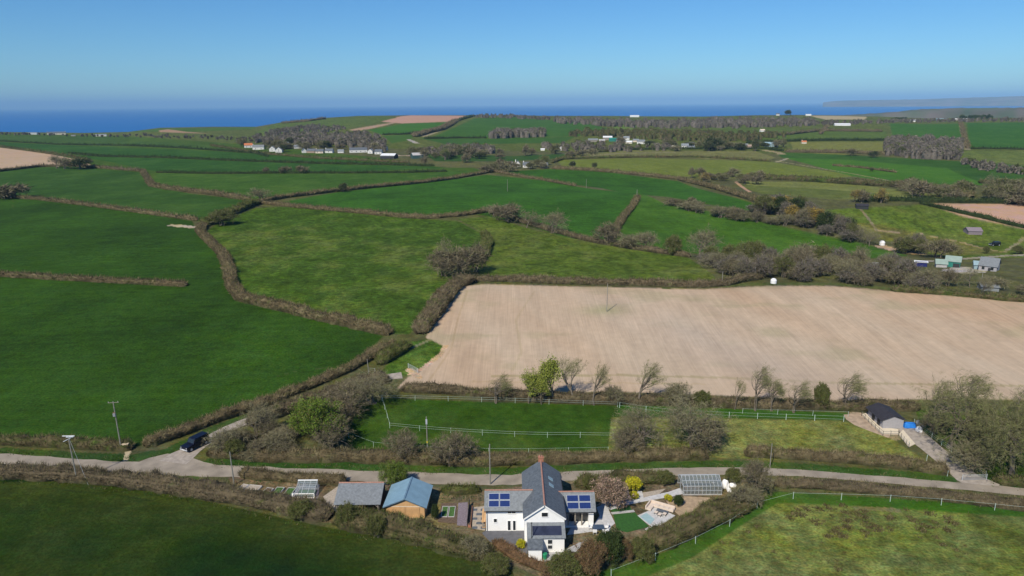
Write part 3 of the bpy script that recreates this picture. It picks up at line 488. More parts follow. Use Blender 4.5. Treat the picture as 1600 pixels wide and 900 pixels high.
def hedge_geom(L, w, h, pal_name, dens_=1.0, bank=0.35, ends=True):
    """solid irregular bank of growth along world points L, with twigs standing out of it"""
    seg = np.hypot(*np.diff(L, axis=0).T); s = np.concatenate([[0], np.cumsum(seg)]); Ltot = s[-1]
    dist = float(np.median(np.hypot(L[:, 0], L[:, 1])))
    step = max(0.55, dist/330); n = max(4, int(Ltot/step)); t = np.linspace(0, Ltot, n)
    X = np.interp(t, s, L[:, 0]); Y = np.interp(t, s, L[:, 1])
    k = max(1, int(2.0/step))
    if n > 6*k: X = np.convolve(np.pad(X, k, 'edge'), np.ones(2*k+1)/(2*k+1), 'valid'); Y = np.convolve(np.pad(Y, k, 'edge'), np.ones(2*k+1)/(2*k+1), 'valid')
    dx = np.gradient(X); dy = np.gradient(Y); m = np.hypot(dx, dy)+1e-9; nx, ny = dy/m, -dx/m
    K = 11; a = np.linspace(0, math.pi, K); cx = np.cos(a); cz = np.sin(a)
    px_ = np.sign(cx)*np.abs(cx)**0.75*(0.84+0.42*np.sin(a)**0.8*(np.sin(a) < 0.93)); pz = cz**0.62
    i = np.arange(n)[:, None]; seed = int(abs(L[0, 0]*7+L[0, 1]*13)) % 997
    u1 = fbm(t[:, None]/2.2+0*a, a[None, :]*2.2+0*t[:, None], 3, seed); u2 = vnoise(t/7.0, t*0+0.5, seed+3)[:, None]; u3 = vnoise(t/1.1, t*0+3.5, seed+5)[:, None]
    hh = h*(0.72+0.36*u2+0.25*(u3-0.5)); ww = w/2*(0.82+0.36*vnoise(t/5.0, t*0+9.5, seed+8)[:, None])
    if ends:
        e = np.clip(np.minimum(t, Ltot-t)/(w*0.6+0.1), 0.12, 1)[:, None]**0.5; hh = hh*e; ww = ww*e
    off = px_[None, :]*ww*(0.62+0.76*u1); zz = pz[None, :]*hh*(0.62+0.74*u1)
    VX = X[:, None]+nx[:, None]*off; VY = Y[:, None]+ny[:, None]*off; VZ = ground_z(VX, VY)+zz-0.05
    V = np.stack([VX, VY, VZ], 2).reshape(-1, 3)
    q = (np.arange(n-1)[:, None]*K+np.arange(K-1)[None, :]).ravel(); T = np.concatenate([np.stack([q, q+1, q+K+1], 1), np.stack([q, q+K+1, q+K], 1)])
    uu = np.clip((fbm(VX/1.6, VY/1.6+VZ, 3, seed+11)-0.5)*1.8+0.5+(vnoise(VX/9, VY/9, 77)-0.5)*0.7, 0, 1).ravel(); C = core_col(pal_name, uu)*0.72
    low = np.clip(1-(zz/np.maximum(hh, .1))/bank, 0, 1).ravel()[:, None]*0.8; C = C*(1-low)+np.array([0.050, 0.056, 0.022])*low*(0.7+0.6*uu[:, None])  # lower flank darkened: shade at the foot painted in, with dark stems and ivy
    parts = [(V, T, C)]
    lod = max(1.0, dist/135); N = int(dens_*Ltot*(w+2*h)*16/lod**1.75)
    if N > 20:
        ii = rng.integers(0, n-1, N); jj = rng.integers(1, K-1, N); P = np.stack([VX[ii, jj], VY[ii, jj], VZ[ii, jj]], 1)+rng.normal(0, 0.12*lod**.5, (N, 3))
        nrm = np.stack([nx[ii]*px_[jj], ny[ii]*px_[jj], pz[jj]*1.2+0.35], 1); D = nrm+rng.normal(0, 0.65, (N, 3))
        hn = float(np.mean(h)); c = pal(pal_name, N); patch = vnoise(P[:, 0]/3.0, P[:, 1]/3.0, 55)[:, None]; c = c*(0.60+0.75*patch)
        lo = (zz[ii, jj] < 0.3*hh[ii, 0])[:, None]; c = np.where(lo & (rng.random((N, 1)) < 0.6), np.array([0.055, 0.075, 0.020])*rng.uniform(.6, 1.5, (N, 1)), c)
        parts.append(tufts(P, D, rng.uniform(0.25, 0.75, N)*lod**.7*min(1.2, 0.5+hn/2.5), rng.uniform(0.035, 0.11, N)*lod**.9, c))
    return merge(parts)
GH = 'field hedges'
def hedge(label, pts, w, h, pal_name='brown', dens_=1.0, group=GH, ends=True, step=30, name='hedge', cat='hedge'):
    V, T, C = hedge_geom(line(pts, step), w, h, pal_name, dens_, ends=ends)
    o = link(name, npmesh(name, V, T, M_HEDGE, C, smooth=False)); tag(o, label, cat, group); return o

R_ = 'roadside hedges'
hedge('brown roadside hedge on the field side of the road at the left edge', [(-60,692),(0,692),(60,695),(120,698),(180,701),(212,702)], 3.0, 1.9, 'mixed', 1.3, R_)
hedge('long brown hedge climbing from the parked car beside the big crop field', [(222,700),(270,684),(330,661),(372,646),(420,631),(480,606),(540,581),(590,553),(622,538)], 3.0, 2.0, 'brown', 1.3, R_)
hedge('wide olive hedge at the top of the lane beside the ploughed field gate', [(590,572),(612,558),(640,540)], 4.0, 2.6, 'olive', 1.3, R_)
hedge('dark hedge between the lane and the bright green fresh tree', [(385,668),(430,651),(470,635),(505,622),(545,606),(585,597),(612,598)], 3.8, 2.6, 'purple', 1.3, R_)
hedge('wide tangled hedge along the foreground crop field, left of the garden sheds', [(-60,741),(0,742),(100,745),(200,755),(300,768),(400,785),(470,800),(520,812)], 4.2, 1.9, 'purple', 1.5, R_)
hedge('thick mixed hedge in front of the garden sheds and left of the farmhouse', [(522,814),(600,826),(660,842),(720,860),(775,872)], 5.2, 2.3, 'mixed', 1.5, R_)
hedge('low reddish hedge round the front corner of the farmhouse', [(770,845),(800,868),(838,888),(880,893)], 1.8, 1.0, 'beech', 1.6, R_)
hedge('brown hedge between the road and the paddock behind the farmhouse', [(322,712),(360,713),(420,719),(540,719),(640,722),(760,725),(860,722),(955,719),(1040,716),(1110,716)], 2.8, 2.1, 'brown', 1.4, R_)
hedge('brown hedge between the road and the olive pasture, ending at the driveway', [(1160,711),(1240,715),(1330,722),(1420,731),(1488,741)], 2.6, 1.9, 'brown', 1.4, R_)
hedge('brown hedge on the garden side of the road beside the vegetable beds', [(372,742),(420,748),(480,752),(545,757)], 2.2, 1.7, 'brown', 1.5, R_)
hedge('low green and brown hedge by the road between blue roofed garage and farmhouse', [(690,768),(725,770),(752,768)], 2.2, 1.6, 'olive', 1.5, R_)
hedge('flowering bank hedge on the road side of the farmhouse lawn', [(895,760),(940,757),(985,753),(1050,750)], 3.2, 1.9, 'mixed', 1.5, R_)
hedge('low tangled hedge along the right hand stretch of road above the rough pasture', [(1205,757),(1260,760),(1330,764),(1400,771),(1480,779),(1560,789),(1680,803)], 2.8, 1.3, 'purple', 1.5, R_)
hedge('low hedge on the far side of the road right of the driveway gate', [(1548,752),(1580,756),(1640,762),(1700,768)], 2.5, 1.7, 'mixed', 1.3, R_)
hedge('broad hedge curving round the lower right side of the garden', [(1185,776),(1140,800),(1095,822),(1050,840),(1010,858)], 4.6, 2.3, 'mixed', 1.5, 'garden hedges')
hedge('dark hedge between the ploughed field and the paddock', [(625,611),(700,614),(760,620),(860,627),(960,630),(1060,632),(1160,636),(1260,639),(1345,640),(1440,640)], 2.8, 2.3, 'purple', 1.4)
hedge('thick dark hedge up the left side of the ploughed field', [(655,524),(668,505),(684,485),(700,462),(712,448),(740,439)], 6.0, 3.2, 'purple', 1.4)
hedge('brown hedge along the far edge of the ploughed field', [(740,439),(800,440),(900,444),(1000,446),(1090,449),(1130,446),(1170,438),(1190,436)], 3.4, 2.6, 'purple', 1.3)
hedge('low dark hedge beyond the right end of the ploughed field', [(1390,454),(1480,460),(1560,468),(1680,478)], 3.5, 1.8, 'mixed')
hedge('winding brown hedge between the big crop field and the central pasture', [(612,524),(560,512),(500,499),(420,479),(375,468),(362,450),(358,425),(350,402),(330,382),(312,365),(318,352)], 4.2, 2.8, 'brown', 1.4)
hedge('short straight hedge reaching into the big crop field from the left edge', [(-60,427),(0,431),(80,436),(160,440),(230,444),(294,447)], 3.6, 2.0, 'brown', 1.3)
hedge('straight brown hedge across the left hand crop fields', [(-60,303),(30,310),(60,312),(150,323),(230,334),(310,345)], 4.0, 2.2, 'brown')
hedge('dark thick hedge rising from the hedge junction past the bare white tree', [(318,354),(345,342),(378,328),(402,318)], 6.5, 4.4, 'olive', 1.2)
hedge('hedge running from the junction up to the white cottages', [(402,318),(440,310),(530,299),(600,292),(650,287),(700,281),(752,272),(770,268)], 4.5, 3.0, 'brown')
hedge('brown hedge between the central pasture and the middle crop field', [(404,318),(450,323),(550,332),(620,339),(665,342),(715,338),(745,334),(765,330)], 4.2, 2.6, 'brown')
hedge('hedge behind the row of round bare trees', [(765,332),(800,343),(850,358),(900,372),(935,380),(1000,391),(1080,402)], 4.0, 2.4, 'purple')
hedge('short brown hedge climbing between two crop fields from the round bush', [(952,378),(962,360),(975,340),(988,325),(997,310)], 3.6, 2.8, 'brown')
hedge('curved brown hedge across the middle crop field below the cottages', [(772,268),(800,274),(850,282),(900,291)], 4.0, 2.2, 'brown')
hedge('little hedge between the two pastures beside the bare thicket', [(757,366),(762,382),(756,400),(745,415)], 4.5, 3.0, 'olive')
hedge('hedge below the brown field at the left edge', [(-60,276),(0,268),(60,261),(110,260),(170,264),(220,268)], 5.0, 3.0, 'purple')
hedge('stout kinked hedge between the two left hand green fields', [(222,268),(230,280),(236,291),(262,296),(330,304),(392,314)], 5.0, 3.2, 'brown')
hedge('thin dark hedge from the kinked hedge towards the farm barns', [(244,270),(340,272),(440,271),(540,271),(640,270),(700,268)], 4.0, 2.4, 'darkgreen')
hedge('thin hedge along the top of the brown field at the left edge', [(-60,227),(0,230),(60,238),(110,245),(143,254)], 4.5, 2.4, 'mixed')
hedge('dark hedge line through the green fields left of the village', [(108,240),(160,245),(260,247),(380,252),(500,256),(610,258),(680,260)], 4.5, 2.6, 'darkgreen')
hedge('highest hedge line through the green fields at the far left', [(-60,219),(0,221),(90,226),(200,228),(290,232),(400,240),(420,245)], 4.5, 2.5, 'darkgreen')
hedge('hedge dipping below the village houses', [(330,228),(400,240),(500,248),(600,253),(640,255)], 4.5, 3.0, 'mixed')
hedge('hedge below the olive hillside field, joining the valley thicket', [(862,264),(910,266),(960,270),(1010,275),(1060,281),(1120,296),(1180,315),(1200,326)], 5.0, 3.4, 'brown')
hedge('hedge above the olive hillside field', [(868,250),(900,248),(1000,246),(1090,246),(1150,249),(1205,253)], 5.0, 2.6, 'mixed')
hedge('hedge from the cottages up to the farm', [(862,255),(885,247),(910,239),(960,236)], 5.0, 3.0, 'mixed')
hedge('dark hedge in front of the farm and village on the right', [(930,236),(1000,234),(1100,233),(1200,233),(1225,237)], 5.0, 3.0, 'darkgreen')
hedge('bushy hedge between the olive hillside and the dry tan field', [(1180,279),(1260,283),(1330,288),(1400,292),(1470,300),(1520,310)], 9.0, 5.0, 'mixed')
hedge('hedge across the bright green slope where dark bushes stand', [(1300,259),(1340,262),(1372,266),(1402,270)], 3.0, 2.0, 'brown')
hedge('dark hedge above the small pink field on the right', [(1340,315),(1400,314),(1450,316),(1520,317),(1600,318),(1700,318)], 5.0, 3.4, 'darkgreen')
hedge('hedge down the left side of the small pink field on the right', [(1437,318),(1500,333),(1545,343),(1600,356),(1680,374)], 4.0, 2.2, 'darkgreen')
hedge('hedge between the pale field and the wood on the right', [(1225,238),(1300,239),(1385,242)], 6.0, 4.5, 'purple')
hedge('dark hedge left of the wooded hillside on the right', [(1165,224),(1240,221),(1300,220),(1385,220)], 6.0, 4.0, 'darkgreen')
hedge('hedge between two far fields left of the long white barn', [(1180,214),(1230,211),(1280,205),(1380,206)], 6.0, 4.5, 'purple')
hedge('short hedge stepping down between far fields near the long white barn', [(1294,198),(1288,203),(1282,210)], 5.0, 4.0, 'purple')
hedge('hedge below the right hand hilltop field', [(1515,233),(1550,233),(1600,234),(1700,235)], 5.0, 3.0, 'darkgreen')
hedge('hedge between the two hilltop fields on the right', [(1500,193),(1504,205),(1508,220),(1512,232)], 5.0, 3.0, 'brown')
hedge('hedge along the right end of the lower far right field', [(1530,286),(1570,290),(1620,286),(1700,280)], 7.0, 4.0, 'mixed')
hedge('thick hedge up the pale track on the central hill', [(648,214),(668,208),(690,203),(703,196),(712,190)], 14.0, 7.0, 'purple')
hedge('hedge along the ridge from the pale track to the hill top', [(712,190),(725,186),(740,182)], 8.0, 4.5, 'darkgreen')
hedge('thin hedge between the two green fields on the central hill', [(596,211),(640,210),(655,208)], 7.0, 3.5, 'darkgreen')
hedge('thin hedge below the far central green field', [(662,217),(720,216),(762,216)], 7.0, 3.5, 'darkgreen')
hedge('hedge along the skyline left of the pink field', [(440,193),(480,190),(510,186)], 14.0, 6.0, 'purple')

# ---- trees
def skeleton(seed, levels=4, kids=(5, 4, 4, 3), wind=(0.25, 0.1), trunk=0.28, spread=0.9, up=0.35, lean=0.1):
    """limbs of a tree 1 m high: list of (p, q, r0, r1, level)"""
    r = random.Random(seed); segs = []; tips = []
    def rec(p, d, ln, rad, lv):
        k = 3 if lv < 3 else 2; q = p
        pts = [p]
        for i in range(k):
            d = (d+Vector((r.gauss(0, .16)+wind[0]*0.12*lv, r.gauss(0, .16)+wind[1]*0.12*lv, r.gauss(0, .1)+up*0.06))).normalized()
            q2 = q+d*(ln/k); segs.append((q.copy(), q2.copy(), rad*(1-0.45*i/k), rad*(1-0.45*(i+1)/k), lv)); q = q2; pts.append(q.copy())
        if lv >= levels: tips.append((q.copy(), d.copy(), ln)); return
        for c in range(kids[lv]):
            t = 0.35+0.65*(c+1)/kids[lv] if lv else 0.55+0.45*(c+1)/kids[lv]
            f = t*k; i = min(int(f), k-1); base = pts[i].lerp(pts[i+1], f-i)
            ax = Vector((r.gauss(0, 1), r.gauss(0, 1), r.gauss(0, .45))).normalized(); side = (ax-d*ax.dot(d)).normalized()
            nd = (d*(1-spread*0.55)+side*spread*r.uniform(.6, 1.15)+Vector((0, 0, up*0.35))).normalized()
            rec(base, nd, ln*r.uniform(.62, .82), rad*0.5, lv+1)
    rec(Vector((0, 0, 0)), Vector((lean*r.uniform(-1, 1), lean*r.uniform(-1, 1), 1)).normalized(), trunk, 0.028, 0)
    return segs, tips
def tree_mesh(seed, palname, H, Wd, leaf=None, spray=5, slen=0.65, swid=0.035, bark=(0.16, 0.14, 0.11), multi=1, thick=1.0, detail=1.0, spal=None, **kw):
    """trunk part and crown part of a tree H m high and Wd m across"""
    segs = []; tips = []
    for mlt in range(multi):
        s, t = skeleton(seed*31+mlt, **kw); o = Vector((random.Random(seed+mlt).uniform(-.035, .035), random.Random(seed+mlt+5).uniform(-.035, .035), 0)) if multi > 1 else Vector((0, 0, 0))
        segs += [(a+o, b+o, c, d, e) for a, b, c, d, e in s]; tips += [(a+o, b, c) for a, b, c in t]
    P = np.array([t[0] for t in tips]); top = np.percentile(P[:, 2], 97); wid = np.percentile(np.hypot(P[:, 0]-P[:, 0].mean(), P[:, 1]-P[:, 1].mean()), 92)*2
    sz = (H-0.4)/top; sx = (Wd-0.5)/wid; S = np.array([sx, sx, sz])
    tr = MB(); cp = []
    if multi > 1: tr.tube((0, 0, -.15), (0, 0, H*.03), .05*H, .045*H, 8)
    for a, b, r0, r1, lv in segs:
        a2 = Vector((a.x*sx, a.y*sx, a.z*sz)); b2 = Vector((b.x*sx, b.y*sx, b.z*sz)); rr = H*thick
        if lv <= 2: tr.tube(a2, b2, max(r0*rr, .03), max(r1*rr, .02), 6 if lv < 2 else 4)
        else: cp.append((np.array(a2), np.array(b2)))
    A = np.array([c[0] for c in cp]); B = np.array([c[1] for c in cp]); n = len(A)
    barkc = pal(palname if palname.startswith('bare') else 'bare', n)
    parts = [tufts(A, B-A, np.linalg.norm(B-A, axis=1)*1.1, np.full(n, 0.05*H/8), barkc)]
    TP = P*S; TD = np.array([t[1] for t in tips])*S; k = max(1, int(spray*detail)); n = len(TP)*k
    Pp = np.repeat(TP, k, 0)+rng.normal(0, 0.12*H/8, (n, 3)); Dd = norm(np.repeat(TD, k, 0))*1.0+rng.normal(0, 0.55, (n, 3))
    spal = spal or (palname if palname.startswith('bare') else 'bare')
    parts.append(tufts(Pp-norm(Dd)*slen*0.35, Dd, rng.uniform(.5, 1.3, n)*slen/max(detail, .35)**.5, np.full(n, swid/max(detail, .2)), pal(spal, n)*(0.8+0.4*rng.random((n, 1)))))
    if leaf:
        cnt, size = leaf; m = int(len(TP)*cnt*detail); ii = rng.integers(0, len(TP), m); Pl = TP[ii]+rng.normal(0, 1, (m, 3))*np.array([.30, .30, .26])*H/8*1.2
        cl = pal(palname, m)*(0.75+0.5*np.repeat(rng.random((len(TP), 1)), 1, 0)[ii]); parts.append(tufts(Pl, rng.normal(size=(m, 3))+[0, 0, .3], rng.uniform(.7, 1.3, m)*size, rng.uniform(.5, .9, m)*size, cl))
    V, T, C = merge(parts)
    tv = tr.v; tf = tr.f
    me_t = bpy.data.meshes.new('trunk'); me_t.from_pydata(tv, [], tf); me_t.materials.append(M_BARK); me_t.update()
    return me_t, npmesh('crown', V, T, M_FOL, C)
def make_tree(name, label, cat, pos, mesh_pair, rz=0.0, scale=(1, 1, 1), group=None):
    root = empty(name, tuple(pos), rz); root.scale = scale; tag(root, label, cat, group)
    link('trunk', mesh_pair[0], root); link('crown', mesh_pair[1], root); return root
PROTO = {}
def proto(kind, var, det=1.0):
    key = (kind, var, det)
    if key not in PROTO:
        sd_ = hash_(kind)+var*17
        PROTO[key] = {
          'bare': lambda: tree_mesh(sd_, 'bare', 8, 9, levels=4, spray=7, swid=.03, kids=(6, 5, 4, 3), detail=det, multi=1 if var % 2 else 2),
          'tallbare': lambda: tree_mesh(sd_, 'bareolive', 8, 5.4, levels=4, spray=4, kids=(5, 4, 4, 3), spread=.65, up=.8, detail=det, wind=(.5, .1)),
          'windswept': lambda: tree_mesh(sd_, 'bareolive', 8, 8.5, levels=4, spray=5, kids=(5, 4, 4, 3), spread=.8, up=.4, detail=det, wind=(1.5, .2), multi=2),
          'big': lambda: tree_mesh(sd_, 'bareolive', 9, 14, levels=4, spray=9, kids=(7, 5, 5, 4), spread=1.0, up=.25, detail=det, multi=2, slen=.8),
          'bush': lambda: tree_mesh(sd_, 'bare', 4, 5, levels=3, spray=6, kids=(7, 5, 5, 3), trunk=.12, detail=det, multi=3, leaf=(1, .12)),
          'purplebush': lambda: tree_mesh(sd_, 'barepurple', 4, 5, levels=3, spray=6, kids=(7, 5, 5, 3), trunk=.12, detail=det, multi=3, leaf=(1, .12)),
          'woodbush': lambda: tree_mesh(sd_, 'wood', 5, 5.4, levels=3, spray=9, kids=(7, 5, 5, 3), trunk=.16, detail=det, multi=3, leaf=(5, .2), spal='wood'),
          'spring': lambda: tree_mesh(sd_, 'spring', 8, 5, levels=3, spray=3, kids=(9, 5, 4, 3), spread=.7, up=.7, detail=det, leaf=(26, .26)),
          'willow': lambda: tree_mesh(sd_, 'willow', 7, 8, levels=3, spray=4, kids=(7, 5, 5, 3), detail=det, multi=4, trunk=.16, leaf=(36, .20)),
          'yellow': lambda: tree_mesh(sd_, 'yellow', 2.4, 2.6, levels=3, spray=2, kids=(7, 5, 4, 3), detail=det, multi=3, trunk=.12, leaf=(26, .16), slen=.3),
          'magnolia': lambda: tree_mesh(sd_, 'magnolia', 4, 5, levels=3, spray=6, kids=(7, 5, 4, 3), detail=det, multi=4, trunk=.14, leaf=(20, .15), slen=.4),
          'dark': lambda: tree_mesh(sd_, 'darkgreen', 6, 5, levels=3, spray=2, kids=(7, 5, 4, 3), detail=det, multi=3, trunk=.14, leaf=(60, .24)),
          'green': lambda: tree_mesh(sd_, 'olive', 4, 5, levels=3, spray=4, kids=(7, 5, 4, 3), detail=det, multi=4, trunk=.12, leaf=(55, .15)),
          'beech': lambda: tree_mesh(sd_, 'beech', 4, 4.6, levels=3, spray=3, kids=(7, 5, 4, 3), detail=det, multi=4, trunk=.12, leaf=(60, .125)),
          'amber': lambda: tree_mesh(sd_, 'amber', 7, 5, levels=3, spray=4, kids=(7, 5, 4, 3), detail=det, multi=2, trunk=.16, leaf=(18, .3)),
        }[kind]()
        b = PROTO[key][1]; co = np.empty(len(b.vertices)*3, np.float32); b.vertices.foreach_get('co', co); co = co.reshape(-1, 3)
        PROTO[key] = PROTO[key]+((float(np.percentile(co[:, 2], 99)), float(np.percentile(np.abs(co[:, 0]), 97)*2)),)
    return PROTO[key]
def hash_(s): return sum(ord(c)*(i+3) for i, c in enumerate(s))
def plant(kind, bx, by, top, wpx, label, cat='tree', group=None, name=None, rz=None, var=None):
    p = G(bx, by); s = scale_at(p); H = height_for(p, top); Wd = wpx/s; dist = p[1]
    det = 1.0 if dist < 230 else (0.45 if dist < 480 else 0.2)
    pr = proto(kind, (int(bx) % 3 if det == 1 else int(bx) % 2) if var is None else var, det); h0, w0 = pr[2]
    nm = name or {'bare': 'bare_tree', 'tallbare': 'bare_tree', 'windswept': 'bare_tree', 'big': 'bare_tree', 'bush': 'bare_bush', 'purplebush': 'bare_bush', 'woodbush': 'bare_tree', 'spring': 'young_green_tree', 'willow': 'green_tree', 'yellow': 'yellow_shrub',
                  'magnolia': 'pink_blossom_tree', 'dark': 'evergreen_tree', 'green': 'green_bush', 'beech': 'brown_bush', 'amber': 'amber_tree'}[kind]
    windy = kind in ('windswept', 'tallbare')
    rz = (random.uniform(-.3, .3) if windy else random.uniform(0, 6.28)) if rz is None else rz
    return make_tree(nm, label, cat, p-np.array([0, 0, 0.1]), pr[:2], rz, (Wd/w0, Wd/w0, H/h0), group)

plant('bare', 1008, 702, 634, 96, 'large airy bare grey tree, left one of the pair behind the farmhouse', var=2)
plant('bare', 1088, 703, 630, 108, 'large bare grey tree, right one of the pair behind the farmhouse', var=0)
plant('purplebush', 1110, 704, 662, 60, 'low dark bush at the foot of the right hand large bare tree', 'bush')
plant('purplebush', 975, 704, 672, 55, 'tangled bush at the foot of the left hand large bare tree', 'bush')
plant('willow', 500, 690, 625, 76, 'rounded bright green fresh leaved tree in the scrub beyond the road')
plant('purplebush', 515, 702, 655, 58, 'brown bush in front of the bright green tree', 'bush')
plant('bare', 400, 686, 632, 72, 'grey lichened tree leaning over the lane above the parked car', var=2)
plant('bush', 362, 704, 668, 60, 'olive bush beside the lane right of the parked car', 'bush'); plant('bush', 440, 700, 672, 60, 'bare bush in the scrub below the lane hedge', 'bush')
plant('bare', 585, 630, 582, 84, 'pale grey spreading tree at the lane end by the field gate', var=0)
plant('purplebush', 546, 648, 605, 70, 'brown thicket between the pale grey tree and the green tree', 'bush')
plant('purplebush', 706, 724, 673, 62, 'round dark bare bush by the paddock fence, right of the slim pole', 'bush'); plant('purplebush', 636, 716, 675, 52, 'round bare bush by the paddock fence, left of the slim pole', 'bush')
plant('spring', 826, 630, 578, 34, 'small fresh green tree, shorter of the two in the ploughed field hedge'); plant('spring', 864, 630, 562, 36, 'tall narrow fresh green tree in the ploughed field hedge'); plant('spring', 846, 632, 590, 22, 'slight fresh green sapling between the two green hedge trees')
TB = 'bare trees in the hedge below the ploughed field'
plant('windswept', 775, 630, 590, 56, 'wide low bare tree left of the fresh green hedge trees', group=TB)
plant('tallbare', 897, 630, 566, 40, 'thin bare tree just right of the tall fresh green tree', group=TB); plant('tallbare', 928, 633, 568, 44, 'thin bare tree second to the right of the tall fresh green tree', group=TB)
plant('tallbare', 1000, 632, 566, 62, 'fan shaped bare tree standing above the hedge behind the large pair', group=TB); plant('bush', 960, 632, 604, 34, 'low bare bush in the hedge left of the fan shaped tree', 'bush', group=TB)
plant('tallbare', 1148, 640, 592, 28, 'slender bare sapling left of the tallest windswept hedge tree', group=TB); plant('windswept', 1180, 642, 573, 46, 'tallest windswept bare tree in the right half of the ploughed field hedge', group=TB)
plant('windswept', 1206, 642, 592, 38, 'short windswept tree right beside the tallest one in the hedge', group=TB); plant('windswept', 1240, 645, 598, 52, 'ivy grown leaning tree with a pale split trunk in the hedge', group=TB)
plant('windswept', 1318, 642, 586, 62, 'windswept bare tree in the hedge just left of the stable', group=TB); plant('green', 1283, 640, 601, 20, 'small green bush in the hedge left of the stable', 'bush'); plant('green', 1095, 634, 612, 24, 'small green bush in the hedge above the large pair', 'bush', group=TB); plant('bush', 1060, 630, 600, 46, 'low spreading bare bush on the hedge right of the fan shaped tree', 'bush', group=TB)
RT = 'bare trees right of the driveway'
plant('big', 1483, 700, 601, 150, 'largest spreading bare tree, right behind the stable driveway', group=RT, var=0); plant('big', 1578, 745, 628, 130, 'wide bare tree at the right edge, below the largest one', group=RT, var=1)
plant('windswept', 1462, 655, 598, 60, 'windswept tree behind the largest spreading tree, left side', group=RT); plant('windswept', 1512, 650, 583, 66, 'tall windswept tree behind the largest spreading tree', group=RT); plant('bare', 1588, 660, 600, 80, 'round dark bare tree at the right edge by the ploughed field', group=RT)
plant('bush', 1520, 735, 690, 70, 'bush inside the driveway fence corner', 'bush', group=RT); plant('purplebush', 1458, 676, 642, 40, 'dark bush behind the fence at the driveway top', 'bush', group=RT); plant('green', 1545, 700, 655, 60, 'olive bush under the largest spreading tree', 'bush', group=RT)
plant('purplebush', 1186, 772, 719, 50, 'tall bare bush at the right tip of the garden by the road', 'bush', 'garden bushes'); plant('bush', 1158, 792, 758, 48, 'bare bush behind the white bags in the garden', 'bush', 'garden bushes')
plant('willow', 618, 760, 721, 36, 'small fresh green tree by the road behind the blue roofed garage'); plant('magnolia', 950, 792, 748, 54, 'pink blossoming tree beside the right wing of the farmhouse')
plant('yellow', 990, 770, 748, 24, 'bright yellow flowering shrub in the middle of the garden', 'shrub'); plant('yellow', 991, 779, 768, 12, 'small green and yellow plant below the bright yellow shrub', 'shrub'); plant('yellow', 1044, 784, 774, 12, 'low yellow flower clump beside the white garden path', 'shrub')
plant('dark', 1060, 791, 774, 14, 'small dark conifer on the bare soil below the greenhouse', 'shrub', name='conifer_bush'); plant('yellow', 812, 856, 844, 13, 'yellow shrub on the dark yard beside the farmhouse', 'shrub')
plant('green', 919, 763, 742, 20, 'green bush by the road left of the pink tree', 'bush', 'garden bushes'); plant('green', 1040, 755, 737, 26, 'green bush left of the greenhouse', 'bush', 'garden bushes'); plant('green', 1146, 756, 734, 22, 'dark green bush right of the greenhouse', 'bush', 'garden bushes')
plant('beech', 922, 893, 846, 42, 'russet brown bush in front of the farmhouse, left of two', 'bush', 'garden bushes'); plant('beech', 971, 876, 842, 28, 'russet brown bush in front of the lawn, right of two', 'bush', 'garden bushes'); plant('dark', 948, 880, 832, 36, 'dark green bush between the two russet bushes', 'bush', 'garden bushes'); plant('green', 1000, 872, 840, 40, 'olive bush below the dark green lawn', 'bush', 'garden bushes')
plant('green', 882, 900, 868, 48, 'olive bush in front of the farmhouse yard at the bottom edge', 'bush', 'garden bushes'); plant('beech', 862, 899, 880, 34, 'small russet bush at the bottom edge by the white porch', 'bush', 'garden bushes'); plant('dark', 680, 812, 788, 10, 'small dark bush at the corner of the timber garage', 'bush', 'garden bushes'); plant('green', 545, 822, 790, 30, 'light green bush in the hedge under the open fronted shed', 'bush', 'garden bushes'); plant('green', 470, 808, 785, 34, 'olive bush in the hedge below the cold frame', 'bush', 'garden bushes')
plant('bush', 738, 868, 838, 40, 'grey green bush in the hedge left of the farmhouse yard', 'bush', 'garden bushes'); plant('green', 590, 838, 808, 30, 'green bush in the hedge below the timber garage', 'bush', 'garden bushes'); plant('green', 777, 893, 872, 36, 'bright green bush at the bottom edge beside the crop field', 'bush', 'garden bushes')
MT = 'thicket in the central pasture'
for i, (a, b_, c, w_, s_) in enumerate([(703,408,371,32,'bare tree standing just behind the thicket in the central pasture'),(695,431,390,44,'left hand bare tree of the thicket in the central pasture'),(722,432,386,46,'middle bare tree of the thicket in the central pasture'),(746,424,380,36,'right hand bare tree of the thicket in the central pasture'),(712,434,398,40,'front bare tree of the thicket in the central pasture')]):
    plant('purplebush' if i else 'bare', a, b_, c, w_, s_, group=MT)
BT = 'round bare trees along the hedge in the middle'
for a, b_, c, w_, k_, s_ in [(775,338,320,30,'bush','low bush at the left end of the row of round bare trees'),(798,346,318,46,'purplebush','wide bare bush, second from the left in the row of round trees'),(823,356,329,40,'bare','bare tree, left neighbour of the perfectly round tree'),(862,364,331,40,'bare','perfectly round pale bare tree in the middle row'),
    (945,382,350,44,'purplebush','dense round brown bush at the foot of the short climbing hedge'),(985,388,366,34,'bush','low bush right of the dense round brown bush'),(1012,390,362,34,'bush','bush second to the right of the dense round brown bush'),(1053,398,368,30,'green','olive green bush left of the tall pale tree'),(1092,405,358,50,'bare','tall pale bare tree at the left end of the valley thicket')]:
    plant(k_, a, b_, c, w_, s_, 'tree' if k_ == 'bare' else 'bush', BT)
